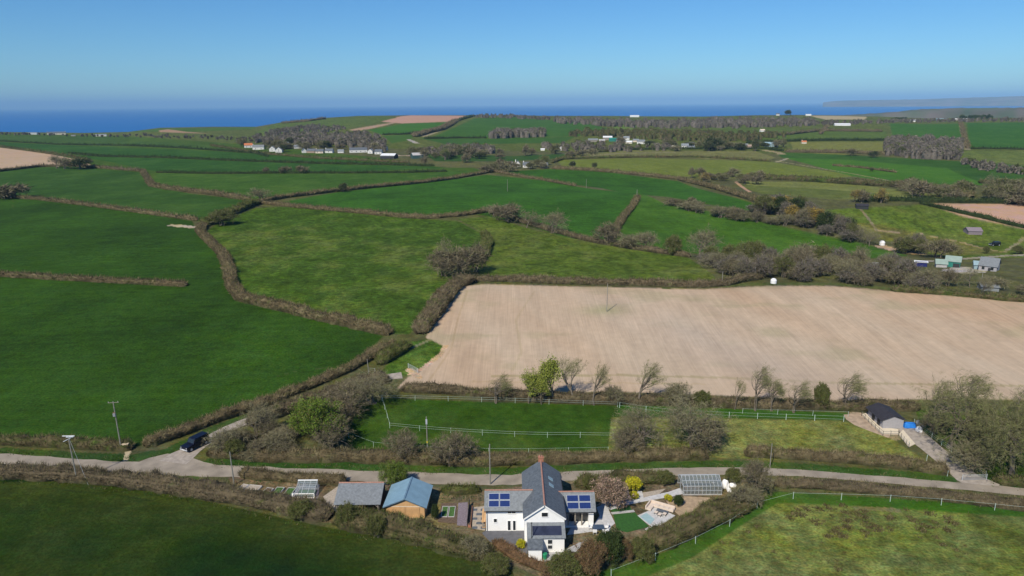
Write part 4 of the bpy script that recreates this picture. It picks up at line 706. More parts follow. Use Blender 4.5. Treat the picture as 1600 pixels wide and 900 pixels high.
for a, b_, c, w_, k_, s_ in [(410,314,294,34,'bare','small white grey bare tree on the hedge junction'),(537,300,286,13,'dark','tiny dark tree on the hedge towards the cottages'),(88,263,242,20,'bare','bare tree in front of the brown field at the left'),(103,264,246,16,'bush','small bare bush in front of the brown field'),(124,264,247,28,'dark','dark bush at the right tip of the brown field'),
    (24,310,288,40,'purplebush','bare bush on the hedge at the left edge'),(4,310,292,26,'green','green bush on the hedge at the very left edge'),(345,352,330,46,'green','olive bush on the hedge junction by the sandy gateway'),(895,262,252,11,'dark','left one of two dots of dark trees on the olive hillside'),(928,264,254,8,'dark','right one of two dots of dark trees on the olive hillside'),
    (415,271,261,9,'purplebush','small bush on the thin hedge below the white gabled houses'),(446,271,260,16,'purplebush','middle bush of three on the thin hedge below the village'),(470,271,259,18,'purplebush','largest bush of three on the thin hedge below the village'),(664,258,244,10,'purplebush','bare tree right of the grey green barn'),(730,254,241,16,'purplebush','round bare tree in the field right of the barns'),(695,250,232,18,'willow','green tree right of the grey green barn'),
    (1230,181,172,9,'dark','dark tree on the skyline beside a tiny white house'),(1118,234,215,30,'dark','big dark evergreen left of the white bungalow'),(1106,236,222,18,'dark','smaller dark evergreen left of the white bungalow'),(1179,236,216,12,'dark','dark conifer between bungalow and silver barn'),(1365,246,236,15,'dark','round dark evergreen below the pale field'),(1331,243,232,16,'purplebush','dark bare bush left of the round evergreen'),
    (1362,268,262,6,'dark','tiny dark bush on the bright green slope'),(1019,235,224,8,'willow','little green tree right of the white farmhouse'),(852,258,242,16,'willow','fresh green tree above the dark roofed cottage'),(1553,291,272,22,'bare','bare tree above the far right hedge'),(1376,317,294,18,'amber','amber coloured tree above the field shelter'),(1335,316,296,15,'amber','small amber tree left of the dark hedge tree'),(1346,317,297,17,'purplebush','dark tree between the two amber trees'),
    (1540,396,385,8,'green','tiny bush beside the dark car on the right'),(1590,397,384,14,'green','round green bush by the pale track on the right'),(1465,402,373,46,'purplebush','large dark bare tree above the teal barn')]:
    plant(k_, a, b_, c, w_, s_, 'bush' if 'bush' in s_ else 'tree')
# belts of trees one by one
def belt(poly_, n, hpx, wpx, kinds, label, group, seed):
    r = random.Random(seed); xs = [p[0] for p in poly_]; ys = [p[1] for p in poly_]; done = 0; pp = np.array(poly_, float)
    while done < n:
        x = r.uniform(min(xs), max(xs)); y = r.uniform(min(ys), max(ys))
        if not inside(pp, np.array([x]), np.array([y]))[0]: continue
        if 1358 < x < 1396 and y < 396: continue
        k = r.choice(kinds); plant(k, x, y, y-r.uniform(*hpx), r.uniform(*wpx), label, 'tree', group); done += 1
belt([(1085,402),(1130,408),(1250,412),(1400,420),(1425,440),(1600,455),(1640,470),(1480,458),(1300,442),(1200,438),(1125,432)], 96, (16, 36), (22, 40), ['bare', 'purplebush', 'purplebush', 'woodbush', 'woodbush', 'green', 'woodbush', 'bare', 'bush'], 'bare or half green tree in the tangled valley thicket just beyond the ploughed field', 'trees of the valley thicket', 5)
belt([(1195,318),(1240,322),(1300,352),(1350,375),(1440,395),(1440,404),(1370,388),(1290,368),(1210,342),(1180,330)], 46, (14, 30), (18, 34), ['bare', 'purplebush', 'woodbush', 'green', 'woodbush', 'amber', 'dark'], 'small tree in the bushy strip between the right hand crop field and the horse pasture', 'trees of the bushy strip above the crop field', 6)
belt([(1040,318),(1075,322),(1130,335),(1190,345),(1230,352),(1230,358),(1180,350),(1120,340),(1045,324)], 22, (10, 20), (16, 26), ['bush', 'purplebush', 'bush'], 'rounded bush of the brown hedge clump between two middle crop fields', 'bushes of the hedge clump between the crop fields', 7)
belt([(1400,298),(1470,300),(1600,302),(1640,325),(1500,314),(1440,310)], 26, (12, 26), (16, 32), ['bare', 'purplebush', 'bush', 'green'], 'bare tree in the bushy corner above the small pink field', 'trees above the small pink field', 8)
belt([(1060,276),(1110,274),(1200,280),(1200,290),(1110,288)], 18, (8, 16), (10, 20), ['purplebush', 'green', 'bush', 'amber'], 'small tree in the bushes where the olive hillside meets the lane', 'bushes below the olive hillside', 9)
belt([(790,262),(850,258),(852,266),(760,270),(745,266)], 14, (8, 16), (10, 18), ['purplebush', 'green', 'bush'], 'small tree around the white cottages with dark roofs', 'trees around the white cottages', 10)
belt([(360,232),(380,222),(470,226),(560,232),(610,232),(600,240),(470,240)], 26, (7, 14), (9, 18), ['purplebush', 'green', 'bush', 'dark'], 'small tree between the village houses on the left', 'trees between the village houses', 12)
belt([(620,246),(700,236),(780,240),(930,240),(930,246),(780,248),(690,250)], 30, (8, 17), (10, 20), ['purplebush', 'purplebush', 'dark', 'bush', 'green'], 'small tree in the belt between the barns and the farm', 'trees between barns and farm', 13)
belt([(940,234),(1050,236),(1110,237),(1230,236),(1230,228),(1050,226),(940,228)], 24, (7, 15), (9, 18), ['purplebush', 'dark', 'bush', 'green'], 'small tree between the village houses on the right', 'trees between the right hand village houses', 14)
belt([(345,712),(372,690),(470,676),(490,700),(440,716),(345,718)], 9, (16, 30), (24, 40), ['bush', 'purplebush', 'green'], 'low bush in the scrub corner between lane and road', 'bushes of the scrub corner', 15)

# far woods: one mass each
def wood(label, poly_, n, hm, palname, seed, name='woodland'):
    n = int(n*1.9)
    r = np.random.default_rng(seed); pp = np.array(poly_, float); parts = []
    while n > 0:
        x = r.uniform(pp[:, 0].min(), pp[:, 0].max()); y = r.uniform(pp[:, 1].min(), pp[:, 1].max())
        if not inside(pp, np.array([x]), np.array([y]))[0]: continue
        p = G(x, y); s = r.uniform(.6, 1.15); h = hm*s; w = h*r.uniform(.25, .52); n -= 1
        K = 125; th = r.uniform(0, 6.28, K); ph = np.arccos(r.uniform(-0.2, 1, K)); rad = r.uniform(.75, 1.05, K)
        D = np.stack([np.cos(th)*np.sin(ph), np.sin(th)*np.sin(ph), np.cos(ph)], 1); P = p+np.array([0, 0, h*.52])+D*rad[:, None]*np.array([w, w, h*.48])
        tone = r.uniform(.75, 1.25); c = pal(palname if r.random() < .9 else 'olive', K)*tone*(0.85+0.3*r.random((K, 1)))
        parts.append(tufts(P, D+r.normal(0, .7, (K, 3)), r.uniform(1.0, 2.4, K), r.uniform(.5, 1.3, K), c))
        m = 8; tt = np.arange(m)/m*2*np.pi; R1 = [(0.80, .0), (.92, .42), (.66, .72), (.0, .86)]
        V = np.array([(p[0]+w*a*math.cos(t), p[1]+w*a*math.sin(t), p[2]+h*b) for a, b in R1 for t in tt])+r.normal(0, .35, (32, 3))
        T = [t for i in range(3) for j in range(m) for t in ((i*m+j, i*m+(j+1) % m, (i+1)*m+(j+1) % m), (i*m+j, (i+1)*m+(j+1) % m, (i+1)*m+j))]
        parts.append((V, np.array(T), core_col(palname, r.random(32))*0.8*tone))
    V, T, C = merge(parts); tag(link(name, npmesh(name, V, T, M_FOL, C)), label, kind='stuff')
wood('bare wood behind the left hand village', [(395,224),(420,216),(480,211),(530,213),(570,211),(600,221),(602,238),(540,231),(480,230),(430,226)], 150, 11, 'wood', 1)
wood('bare trees along the far left shore', [(-100,207),(0,209),(130,212),(230,211),(300,213),(390,217),(395,222),(330,218),(200,215),(0,211.5),(-100,211)], 75, 5, 'wood', 2)
wood('strip of bare trees on the shore hill at left', [(395,214),(430,205),(490,198),(505,200),(470,206),(420,214),(398,221)], 60, 9, 'wood', 3)
wood('strip of bare trees along the sandy hill bank', [(470,207),(520,199),(540,202),(500,209)], 25, 9, 'wood', 31)
wood('oblong bare copse on the central hill', [(764,213),(848,209),(850,214.5),(768,217)], 70, 15, 'wood', 4)
wood('big bare wood on the right hand hillside', [(1382,222),(1450,220),(1503,228),(1497,250),(1440,249),(1387,244)], 170, 12, 'wood', 5)
wood('long bare wood belt below the skyline in the middle', [(850,187),(1000,192),(1150,189),(1270,191),(1270,197),(1150,201),(1000,201),(880,194)], 230, 14, 'wood', 6)
wood('second bare wood belt behind the farm', [(900,208),(1000,209),(1100,212),(1230,214),(1170,221),(1060,221),(950,216),(890,213)], 130, 12, 'mixed', 7)
wood('bare trees between farm and cottages', [(840,228),(930,226),(960,232),(1060,232),(1060,237),(930,238),(850,236)], 45, 9, 'wood', 8)
wood('bare trees on the hill crest in the middle', [(735,180.5),(800,182),(870,186),(868,188),(740,184)], 50, 9, 'wood', 9)
wood('bare trees beyond the hilltop fields on the right', [(1255,193),(1385,190),(1500,188),(1640,187),(1640,190),(1500,191),(1385,193),(1260,197)], 120, 8, 'wood', 10)
wood('bare trees around the field right of the barns', [(655,238),(760,230),(780,240),(690,246)], 45, 10, 'wood', 14)
wood('scrub along the foot of the right hand wood', [(1505,254),(1560,262),(1640,272),(1640,277),(1540,268),(1500,258)], 30, 6, 'wood', 15)
wood('dark pine belt on the far right crest', [(1500,185),(1550,184.5),(1550,187),(1500,187)], 20, 11, 'darkgreen', 16, 'pine_belt')
wood('dark pines left of a white house on the crest', [(1392,188),(1416,188),(1416,190),(1392,190)], 12, 9, 'darkgreen', 17, 'pine_belt')
# ground cover in the rough pasture
def rushes(label, poly_, n, size, seed):
    r = np.random.default_rng(seed); pp = np.array(poly_, float); parts = []
    cl = [(r.uniform(pp[:, 0].min(), pp[:, 0].max()), r.uniform(pp[:, 1].min(), pp[:, 1].max())) for _ in range(14)]
    while n > 0:
        if r.random() < .55: c = cl[r.integers(0, 14)]; x = c[0]+r.normal(0, 22); y = c[1]+r.normal(0, 8)
        else: x = r.uniform(pp[:, 0].min(), pp[:, 0].max()); y = r.uniform(pp[:, 1].min(), pp[:, 1].max())
        if not inside(pp, np.array([x]), np.array([y]))[0]: continue
        p = G(x, y); s = size*r.uniform(.4, 1.25); n -= 1; K = int(60*s/size)
        P = p+r.normal(0, 1, (K, 3))*np.array([s*.26, s*.24, 0.02]); P[:, 2] = p[2]
        parts.append(tufts(P, r.normal(0, .55, (K, 3))+[0, 0, 1], r.uniform(.25, .6, K)*s*.5, r.uniform(.08, .2, K)*s, pal('rush', K)))
    V, T, C = merge(parts); tag(link('rushes', npmesh('rushes', V, T, M_FOL, C)), label, kind='stuff')
def grass(label, areas, pals, size, seed, n_per=6.0):
    r = np.random.default_rng(seed); parts = []
    for pts, w, dens_ in areas:
        L = line(pts); sg = np.hypot(*np.diff(L, axis=0).T); cum = np.concatenate([[0], np.cumsum(sg)]); n = int(cum[-1]*w*dens_*n_per)
        t = r.uniform(0, cum[-1], n); X = np.interp(t, cum, L[:, 0]); Y = np.interp(t, cum, L[:, 1]); q = np.clip(np.searchsorted(cum, t)-1, 0, len(sg)-1); d = np.diff(L, axis=0)[q]/sg[q][:, None]
        o = r.normal(0, w*.33, n); X = X+d[:, 1]*o; Y = Y-d[:, 0]*o; keep = vnoise(X/1.4, Y/1.4, seed) > .38; X = X[keep]; Y = Y[keep]; n = len(X)
        P = np.stack([X, Y, ground_z(X, Y)], 1); c = np.where(vnoise(X/3, Y/3, seed+2)[:, None] > .55, pal(pals[0], n), pal(pals[1], n))
        parts.append(tufts(P, r.normal(0, .4, (n, 3))+[0, 0, 1], r.uniform(.5, 1.4, n)*size, r.uniform(.25, .6, n)*size, c))
    V, T, C = merge(parts); tag(link('grass', npmesh('grass', V, T, M_FOL, C)), label, kind='stuff')
PAL['rush'] = [((0.115,0.095,0.045),4), ((0.075,0.065,0.028),4), ((0.15,0.14,0.06),2)]; PAL['verge'] = [((0.040,0.085,0.016),5), ((0.028,0.062,0.012),3), ((0.07,0.11,0.025),1.5)]; PAL['dry'] = [((0.16,0.14,0.07),3), ((0.10,0.10,0.04),3), ((0.07,0.10,0.025),2)]
grass('long verge grass beside the road', [([(-60,705),(0,706),(118,714),(212,718)], 1.6, 1), ([(-60,730),(0,731),(118,739),(215,745),(330,750)], 1.2, 1), ([(330,725),(540,730),(700,738),(800,740),(900,737)], 2.2, 1), ([(900,735),(960,731),(1150,728),(1250,732),(1400,743),(1485,750)], 1.6, 1), ([(1215,748),(1400,761),(1600,779)], 1.4, 1), ([(1545,757),(1620,763)], 2, 1), ([(228,716),(262,707),(295,696),(330,676)], 1.5, 1), ([(322,716),(345,722),(380,727)], 2.5, 1)], ('verge', 'dry'), .34, 5, 7)
grass('dry grass at the feet of the foreground hedges', [([(-40,752),(0,753),(100,757),(200,768),(300,782),(400,803),(500,827),(600,845),(700,866),(770,884)], 1.0, 1), ([(0,692),(120,700),(212,704)], 1.4, 1), ([(1205,762),(1400,778),(1600,797)], 1.2, 1), ([(960,890),(1040,862),(1100,838),(1165,800)], 2.0, .8), ([(330,662),(420,634),(480,609),(590,556)], 1.2, 1), ([(360,752),(500,757),(640,764)], 1.5, 1), ([(690,775),(760,779)], 2, 1), ([(900,766),(1040,759)], 2, 1)], ('dry', 'verge'), .34, 6, 7)
grass('rough olive grass in the foreground pasture', [([(980,900),(1160,845),(1300,830),(1650,850)], 22, .16), ([(1100,930),(1300,880),(1650,890)], 12, .16), ([(1000,688),(1150,690),(1430,700)], 18, .10)], ('dry', 'olive'), .30, 8, 3)
grass('long grass in the green paddock and headlands', [([(570,668),(760,672),(955,672)], 14, .07), ([(980,640),(1320,652)], 2, .6), ([(1450,690),(1600,720)], 14, .25)], ('verge', 'verge'), .28, 9, 3)
rushes('brown rush tussocks in the rough pasture', [(1225,785),(1350,790),(1480,800),(1500,815),(1480,835),(1380,842),(1230,840),(1215,800)], 95, 1.5, 2)
rushes('scattered brown tussocks in the lower rough pasture', [(1160,815),(1500,830),(1590,860),(1500,895),(1100,895),(1090,870)], 30, 1.1, 3)

# ------------------------------------------------------------------ road, lane, driveway
def ribbon(pts, w, dz, step=14):
    L = line(pts, step); k = 2
    X = np.convolve(np.pad(L[:, 0], k, 'edge'), np.ones(5)/5, 'valid'); Y = np.convolve(np.pad(L[:, 1], k, 'edge'), np.ones(5)/5, 'valid')
    dx = np.gradient(X); dy = np.gradient(Y); m = np.hypot(dx, dy); W = np.interp(np.linspace(0, 1, len(X)), np.linspace(0, 1, len(w)), w)/2
    V = []; cols_ = 5
    for i in range(len(X)):
        for j in range(cols_):
            f = (j/(cols_-1)*2-1); e = 1+(0.30*(float(vnoise(np.array([X[i]/1.7]), np.array([Y[i]/1.7+j*9]), 4)[0])-.5) if j in (0, cols_-1) else 0)
            x = X[i]+dy[i]/m[i]*W[i]*f*e; y = Y[i]-dx[i]/m[i]*W[i]*f*e; V.append((x, y, float(ground_z(x, y))+dz+0.03*(1-f*f)))
    T = [(i*cols_+j, i*cols_+j+1, (i+1)*cols_+j+1, (i+1)*cols_+j) for i in range(len(X)-1) for j in range(cols_-1)]
    return V, T
road_m = plain('road_asphalt', (0.30, 0.255, 0.20), 0.9, 0.22, 0.35); lane_m = plain('lane_stone', (0.36, 0.31, 0.26), 0.95, 0.2, 1.2)
V, T = ribbon([(-160,710),(-60,714),(0,717.5),(118,727),(200,730.5),(280,733.5),(340,736),(440,739.5),(540,743),(640,746.5),(700,748.5),(770,750.5),(830,748.5),(870,745.5),(960,741),(1050,737.5),(1150,735.5),(1244,738.5),(1320,744.5),(1400,751),(1500,759.5),(1600,769),(1720,781)], [4.6, 4.7, 4.7, 4.2, 4.4, 3.6, 3.0, 2.6, 2.9, 3.2], 0.045)
tag(link('road', npmesh('road', V, T, road_m)), 'pale grey country road running across the foreground', kind='structure')
V, T = ribbon([(262,728),(285,712),(312,694),(345,675),(372,663),(400,652),(440,639),(480,624),(520,610),(560,596),(600,588),(640,586)], [6.5, 3.6, 3.2, 2.8, 2.6, 3.0, 4.5], 0.055)
tag(link('lane', npmesh('lane', V, T, lane_m)), 'stony lane climbing from the road past the parked car to the field gate', kind='structure')
def flat(name, poly_, mat, label, z=0.05, kind='structure', t=0.0):
    P = [G(*p) for p in poly_]; mb = MB(); n = len(P)
    mb.add([(p[0], p[1], p[2]+z) for p in P]+[(p[0], p[1], p[2]-0.2) for p in P], [tuple(range(n))]+[(i, (i+1) % n, (i+1) % n+n, i+n) for i in range(n)])
    o = mb.build(name, mat); tag(o, label, kind=kind); return o
flat('road', [(228,727),(215,723),(232,716),(262,709),(290,712),(318,722),(350,729),(345,733),(280,729)], road_m, 'widened mouth of the lane where it meets the road', 0.05)
flat('driveway', [(1556,768),(1520,764),(1495,750),(1470,727),(1440,702),(1416,684),(1402,672),(1408,660),(1425,661),(1445,676),(1470,698),(1500,722),(1528,743),(1562,757)], lane_m, 'grey stony driveway from the road up to the stable', 0.05)
flat('yard', [(1318,648),(1345,645),(1362,662),(1392,680),(1388,684),(1360,674),(1335,664),(1322,655)], plain('bare_earth', (0.40, 0.30, 0.21), 0.95, 0.25, 0.8), 'trodden bare earth beside the stable walkway', 0.03)
flat('patio', [(886,836),(893,822),(929,818),(937,806),(932,793),(950,784),(957,792),(951,797),(961,818),(951,826),(931,830)], M['paving'], 'light paved terrace beside the right wing of the farmhouse', 0.06)
flat('path', [(945,789),(1000,779),(1045,769),(1062,763),(1070,771),(1050,776),(1010,783),(975,790),(955,797)], M['paving'], 'light paved path from the terrace to the greenhouse', 0.075)
flat('path', [(972,765),(982,766),(984,780),(974,782)], M['paving'], 'short pale paving strip left of the yellow shrub', 0.085); flat('path', [(996,767),(1003,768),(1006,780),(996,781)], M['paving'], 'short pale paving strip right of the yellow shrub', 0.085)
flat('lawn', [(954,797),(983,789),(987,797),(957,801)], M['lawn'], 'small upper lawn strip beside the garden path', 0.055); flat('lawn', [(958,804),(992,801),(1014,823),(980,832),(964,828)], M['lawn'], 'dark green lawn right of the terrace', 0.055)
flat('path', [(954,801),(990,797),(992,800),(957,804)], M['concrete'], 'narrow grey strip between the two lawns', 0.065)
flat('patio', [(996,806),(1012,799),(1024,792),(1042,800),(1055,806),(1028,824),(1014,833),(1008,827),(1016,822)], M['paving'], 'pale slab terrace under the garden sofa', 0.07)
flat('yard', [(753,833),(762,827),(820,827),(826,872),(810,868),(788,856),(765,846)], M['tarmac'], 'dark tarmac yard in front of the left wing of the farmhouse', 0.05)
flat('yard', [(826,885),(824,876),(846,866),(882,860),(905,848),(920,842),(900,862),(872,878),(850,886)], M['concrete'], 'concrete yard around the white porch', 0.05)
flat('patio', [(738,793),(757,791),(758,829),(738,826)], M['gravel'], 'beige gravel square with dark slabs left of the farmhouse', 0.05)
flat('path', [(716,786),(731,785),(731,822),(714,821)], M['purple'], 'mauve slate chip strip left of the gravel square', 0.05); flat('garden_ground', [(690,786),(714,786),(714,818),(684,816)], M['soil'], 'dark soil beds between garage and slate chip strip', 0.045)
flat('patio', [(497,779),(500,756),(480,752),(448,775),(440,785),(495,786)], M['purple'], 'mauve gravel around the cold frame', 0.045)
flat('garden_ground', [(505,776),(528,760),(540,768),(526,800),(515,795)], M['gravel'], 'worn gravel ground left of the open fronted shed', 0.045)
flat('garden_ground', [(1040,782),(1063,775),(1110,778),(1100,786),(1080,800),(1062,806),(1050,796)], plain('sandy_soil', (0.38, 0.28, 0.18), 0.95, 0.25, 1.5), 'sandy bare soil below the greenhouse', 0.045)
flat('garden_ground', [(930,790),(955,778),(1040,764),(1030,772),(960,786)], M['gravel'], 'gravel bed under the pink tree', 0.04)

# ------------------------------------------------------------------ farmhouse
house = empty('farmhouse', (4.95, 111, 0)); tag(house, 'white farmhouse with crossing slate roofs, red ridge tiles and two sets of solar panels', 'farmhouse')
hx, hy = 4.95, 111.0
def hb(fn, name, mat, parent=None, bevel=0.0):
    mb = MB(); fn(mb); mb.v = [(x-hx, y-hy, z) for x, y, z in mb.v]; return mb.build(name, mat, parent or house, bevel)
X0, X1, XR, YF, YB, ZE, ZR = 1.75, 8.25, 5.0, 103.6, 118.3, 4.9, 7.25
hb(lambda m: m.prism([(X0, 0), (X1, 0), (X1, ZE), (XR, ZR-.08), (X0, ZE)], 'y', YF, YB), 'wall', M['white'])
hb(lambda m: m.prism([(107.3, 0), (112.4, 0), (112.4, 4.1), (109.9, 6.0), (107.3, 4.05)], 'x', -4.67, 1.74), 'wall', M['white'])
def ew(m):
    m.prism([(110.6, 0), (113.2, 0), (113.2, 3.3), (110.9, 5.05), (110.6, 4.8)], 'x', 8.26, 13.6); m.box(12.75, 13.6, 108.5, 110.59, 0.3, 3.2); m.box(8.26, 13.62, 108.1, 110.59, 0, .28)
hb(ew, 'wall', M['white'])
hb(lambda m: [m.slab([(X0-.25, YF-.3, ZE-.12), (XR, YF-.3, ZR+.05), (XR, YB+.2, ZR+.05), (X0-.25, YB+.2, ZE-.12)], .14)], 'roof', M['slate'])
re_ = hb(lambda m: [m.slab([(XR, YF-.3, ZR+.05), (X1+.25, YF-.3, ZE-.12), (X1+.25, YB+.2, ZE-.12), (XR, YB+.2, ZR+.05)], .14)], 'roof', M['slate'])
rw = hb(lambda m: [m.slab([(-4.95, 107.0, 4.0), (3.2, 107.0, 4.0), (3.2, 109.9, 6.15), (-4.95, 109.9, 6.15)], .13), m.slab([(-4.95, 109.9, 6.15), (3.2, 109.9, 6.15), (3.2, 112.7, 4.0), (-4.95, 112.7, 4.0)], .13)], 'roof', M['slate2'])
ee = hb(lambda m: [m.slab([(8.0, 108.0, 3.05), (13.95, 108.0, 3.05), (13.95, 110.9, 5.2), (6.6, 110.9, 5.2), (6.6, 108.0, 3.05)][:0] or [(8.0, 108.0, 3.05), (13.95, 108.0, 3.05), (13.95, 110.9, 5.2), (6.8, 110.9, 5.2)], .13), m.slab([(6.8, 110.9, 5.2), (13.95, 110.9, 5.2), (13.95, 113.5, 3.25), (8.0, 113.5, 3.25)], .13)], 'roof', M['slate2'])
def ridge(m, a, b, r=.13):
    a = Vector(a); b = Vector(b); n = max(2, int((b-a).length/.45))
    for i in range(n): m.tube(a.lerp(b, i/n), a.lerp(b, (i+.96)/n), r, r*.93, 6)
hb(lambda m: ridge(m, (XR, YF-.25, ZR+.1), (XR, YB+.2, ZR+.1), .15), 'ridge_tiles', M['terracotta']); hb(lambda m: ridge(m, (-4.9, 109.9, 6.2), (3.3, 109.9, 6.2)), 'ridge_tiles', M['terracotta'], rw); hb(lambda m: ridge(m, (7.0, 110.9, 5.25), (13.9, 110.9, 5.25)), 'ridge_tiles', M['terracotta'], ee)
ch = hb(lambda m: [m.box(4.55, 5.45, 118.0, 118.7, 6.2, 7.85), m.box(4.48, 5.52, 117.93, 118.77, 7.85, 7.97)], 'chimney', M['brick'])
hb(lambda m: [m.tube((4.8, 118.35, 7.97), (4.8, 118.35, 8.3), .13, .10), m.tube((5.2, 118.35, 7.97), (5.2, 118.35, 8.3), .13, .10)], 'chimney_pot', M['terracotta'], ch)
# bargeboards and gutters
hb(lambda m: [m.slab([(X0-.27, YF-.36, ZE-.17), (XR, YF-.36, ZR-.0), (XR, YF-.305, ZR-.0), (X0-.27, YF-.305, ZE-.17)], .22), m.slab([(X1+.27, YF-.36, ZE-.17), (XR, YF-.36, ZR-.0), (XR, YF-.305, ZR-.0), (X1+.27, YF-.305, ZE-.17)], .22)], 'bargeboard', M['white'])
hb(lambda m: [m.tube((-4.95, 106.93, 3.86), (1.5, 106.93, 3.86), .07), m.tube((-4.5, 107.2, 3.86), (-4.5, 107.2, .1), .045), m.tube((8.3, 107.93, 2.92), (13.95, 107.93, 2.92), .06), m.tube((X1+.32, YF-.2, ZE-.22), (X1+.32, YB, ZE-.22), .07)], 'gutter', M['dark'])
# rear lean-to on the gable, and the porch
hb(lambda m: m.prism([(101.25, 0), (YF-.01, 0), (YF-.01, 3.75), (101.25, 2.75)], 'x', 2.3, 8.1), 'wall', M['white'])
lr = hb(lambda m: m.slab([(2.1, 100.95, 2.72), (8.3, 100.95, 2.72), (8.3, YF-.02, 3.98), (2.1, YF-.02, 3.98)], .12), 'roof', M['slate2'])
hb(lambda m: [m.box(0, 0, 0, 0, 0, 0)] if False else [m.slab([(3.0, 101.45, 2.97), (7.7, 101.45, 2.97), (7.7, 102.95, 3.72), (3.0, 102.95, 3.72)], .03)], 'roof_glazing', plain('dark_roof_glazing', (0.03, 0.035, 0.06), 0.25, 0.3, 0.8, spec=.5), lr)
hb(lambda m: m.box(2.3, 4.4, 99.05, 101.24, 0, 2.1), 'porch', M['white']); hb(lambda m: m.slab([(2.12, 98.85, 2.12), (4.58, 98.85, 2.12), (4.58, 101.22, 2.78), (2.12, 101.22, 2.78)], .1), 'roof', M['slate'])
hb(lambda m: [m.tube((2.85, 101.0, 2.75), (2.85, 101.0, 5.4), .06, .06), m.tube((2.85, 101.0, 5.4), (2.85, 101.0, 5.6), .1, .1)], 'flue', M['dark'])
def window(x0, x1, z0, z1, y, mull=0, frame='white', name='window', parent=None):
    def fr(m):
        t = .07; m.box(x0-t, x1+t, y-.07, y-.003, z1, z1+t); m.box(x0-t, x1+t, y-.12, y-.003, z0-t, z0); m.box(x0-t, x0, y-.07, y-.003, z0, z1); m.box(x1, x1+t, y-.07, y-.003, z0, z1)
        for i in range(mull): xm = x0+(x1-x0)*(i+1)/(mull+1); m.box(xm-.035, xm+.035, y-.065, y-.003, z0, z1)
    f = hb(fr, name, M[frame], parent); hb(lambda m: m.box(x0, x1, y-.03, y-.004, z0, z1), 'pane', M['glass'], f); return f
window(4.55, 5.55, 5.0, 5.75, YF); window(-3.35, -2.85, 1.7, 2.35, 107.3); window(-1.0, .3, 3.35, 3.85, 107.3, 1); window(5.45, 6.15, 1.55, 2.3, 101.25); window(5.45, 6.15, .65, 1.3, 101.25)
window(-1.0, -.55, .15, 1.95, 107.3, name='glazed_door'); window(-.12, .3, .15, 1.95, 107.3, name='glazed_door')
# veranda bays of the right wing
for i in range(3):
    xa = 9.3+i*1.15; hb(lambda m: m.box(xa-.11, xa+.11, 108.35, 108.55, .29, 3.0), 'post', M['post'])
hb(lambda m: m.box(9.42, 12.7, 109.6, 109.66, .3, 2.6), 'glazed_screen', M['glass']); hb(lambda m: [m.box(8.27, 12.74, 108.36, 108.52, 2.86, 3.04)], 'beam', M['post'])
def solar(u0, u1, ya, za, yb, zb, x0, parent, s0=.16, s1=.86):
    d = Vector((0, yb-ya, zb-za)); nrm = Vector((0, -(zb-za), yb-ya)).normalized()
    def P(x, s, h): q = Vector((x, ya, za))+d*s+nrm*h; return q
    for i in range(2):
        for j in range(2):
            xa = u0+(u1-u0)*i/2+.04; xb = u0+(u1-u0)*(i+1)/2-.04; sa = s0+(s1-s0)*j/2+.012; sb = s0+(s1-s0)*(j+1)/2-.012
            f = hb(lambda m: m.slab([P(xa, sa, .12), P(xb, sa, .12), P(xb, sb, .12), P(xa, sb, .12)], .05), 'solar_panel', M['alu'], parent)
            g_ = .05; gs = .018
            c = hb(lambda m: m.slab([P(xa+g_, sa+gs, .128), P(xb-g_, sa+gs, .128), P(xb-g_, sb-gs, .128), P(xa+g_, sb-gs, .128)], .01), 'solar_cells', M['solar'], f)
solar(-4.25, -.55, 107.0, 4.0, 109.9, 6.15, 0, rw); solar(9.05, 13.2, 108.0, 3.05, 110.9, 5.2, 0, ee, .12, .84)
for yy in (110.8, 113.0):
    hb(lambda m: m.slab([(6.15, yy, 6.52+.05), (6.95, yy, 5.95+.06), (6.95, yy+.95, 5.95+.06), (6.15, yy+.95, 6.52+.05)], .06), 'skylight', M['paleblue'], re_)
hb(lambda m: [m.box(-3.4, -2.8, 107.2, 107.29, 1.6, 1.64)], 'sill', M['concrete'])

# ------------------------------------------------------------------ garden buildings
def sub(root, fn, name, mat, parent=None, bevel=0.0):
    mb = MB(); fn(mb); return mb.build(name, mat, parent or root, bevel)
g = empty('garage', (-18.9, 111.2, 0), math.radians(-2.5)); tag(g, 'timber double garage with a blue grey roof beside the road', 'garage')
sub(g, lambda m: m.prism([(-3.35, 0), (3.35, 0), (3.35, 2.45), (0, 3.85), (-3.35, 2.45)], 'y', .25, 7.0), 'wall', M['oak'])
rf = sub(g, lambda m: [m.slab([(-3.85, -.15, 2.38), (0, -.15, 4.05), (0, 7.3, 4.05), (-3.85, 7.3, 2.38)], .12), m.slab([(0, -.15, 4.05), (3.85, -.15, 2.38), (3.85, 7.3, 2.38), (0, 7.3, 4.05)], .12)], 'roof', M['blueroof'])
sub(g, lambda m: [m.slab([(-3.88, -.2, 2.30), (0, -.2, 3.98), (0, -.152, 3.98), (-3.88, -.152, 2.30)], .16), m.slab([(3.88, -.2, 2.30), (0, -.2, 3.98), (0, -.152, 3.98), (3.88, -.152, 2.30)], .16)], 'bargeboard', plain('blue_grey_trim', (.13, .2, .27), .6), rf)
sub(g, lambda m: m.box(-.14, .14, -.15, 7.3, 4.03, 4.1), 'ridge_cap', plain('blue_grey_cap', (.13, .21, .28), .6), rf)
for s in (-1, 1):
    dr = sub(g, lambda m: m.box(min(s*.04, s*2.5), max(s*.04, s*2.5), .17, .247, .05, 2.15), 'door', M['oak']); sub(g, lambda m: [m.box(min(s*.04, s*2.5), max(s*.04, s*2.5), .13, .168, z, z+.1) for z in (.35, 1.7)], 'door_ledge', M['oak'], dr)
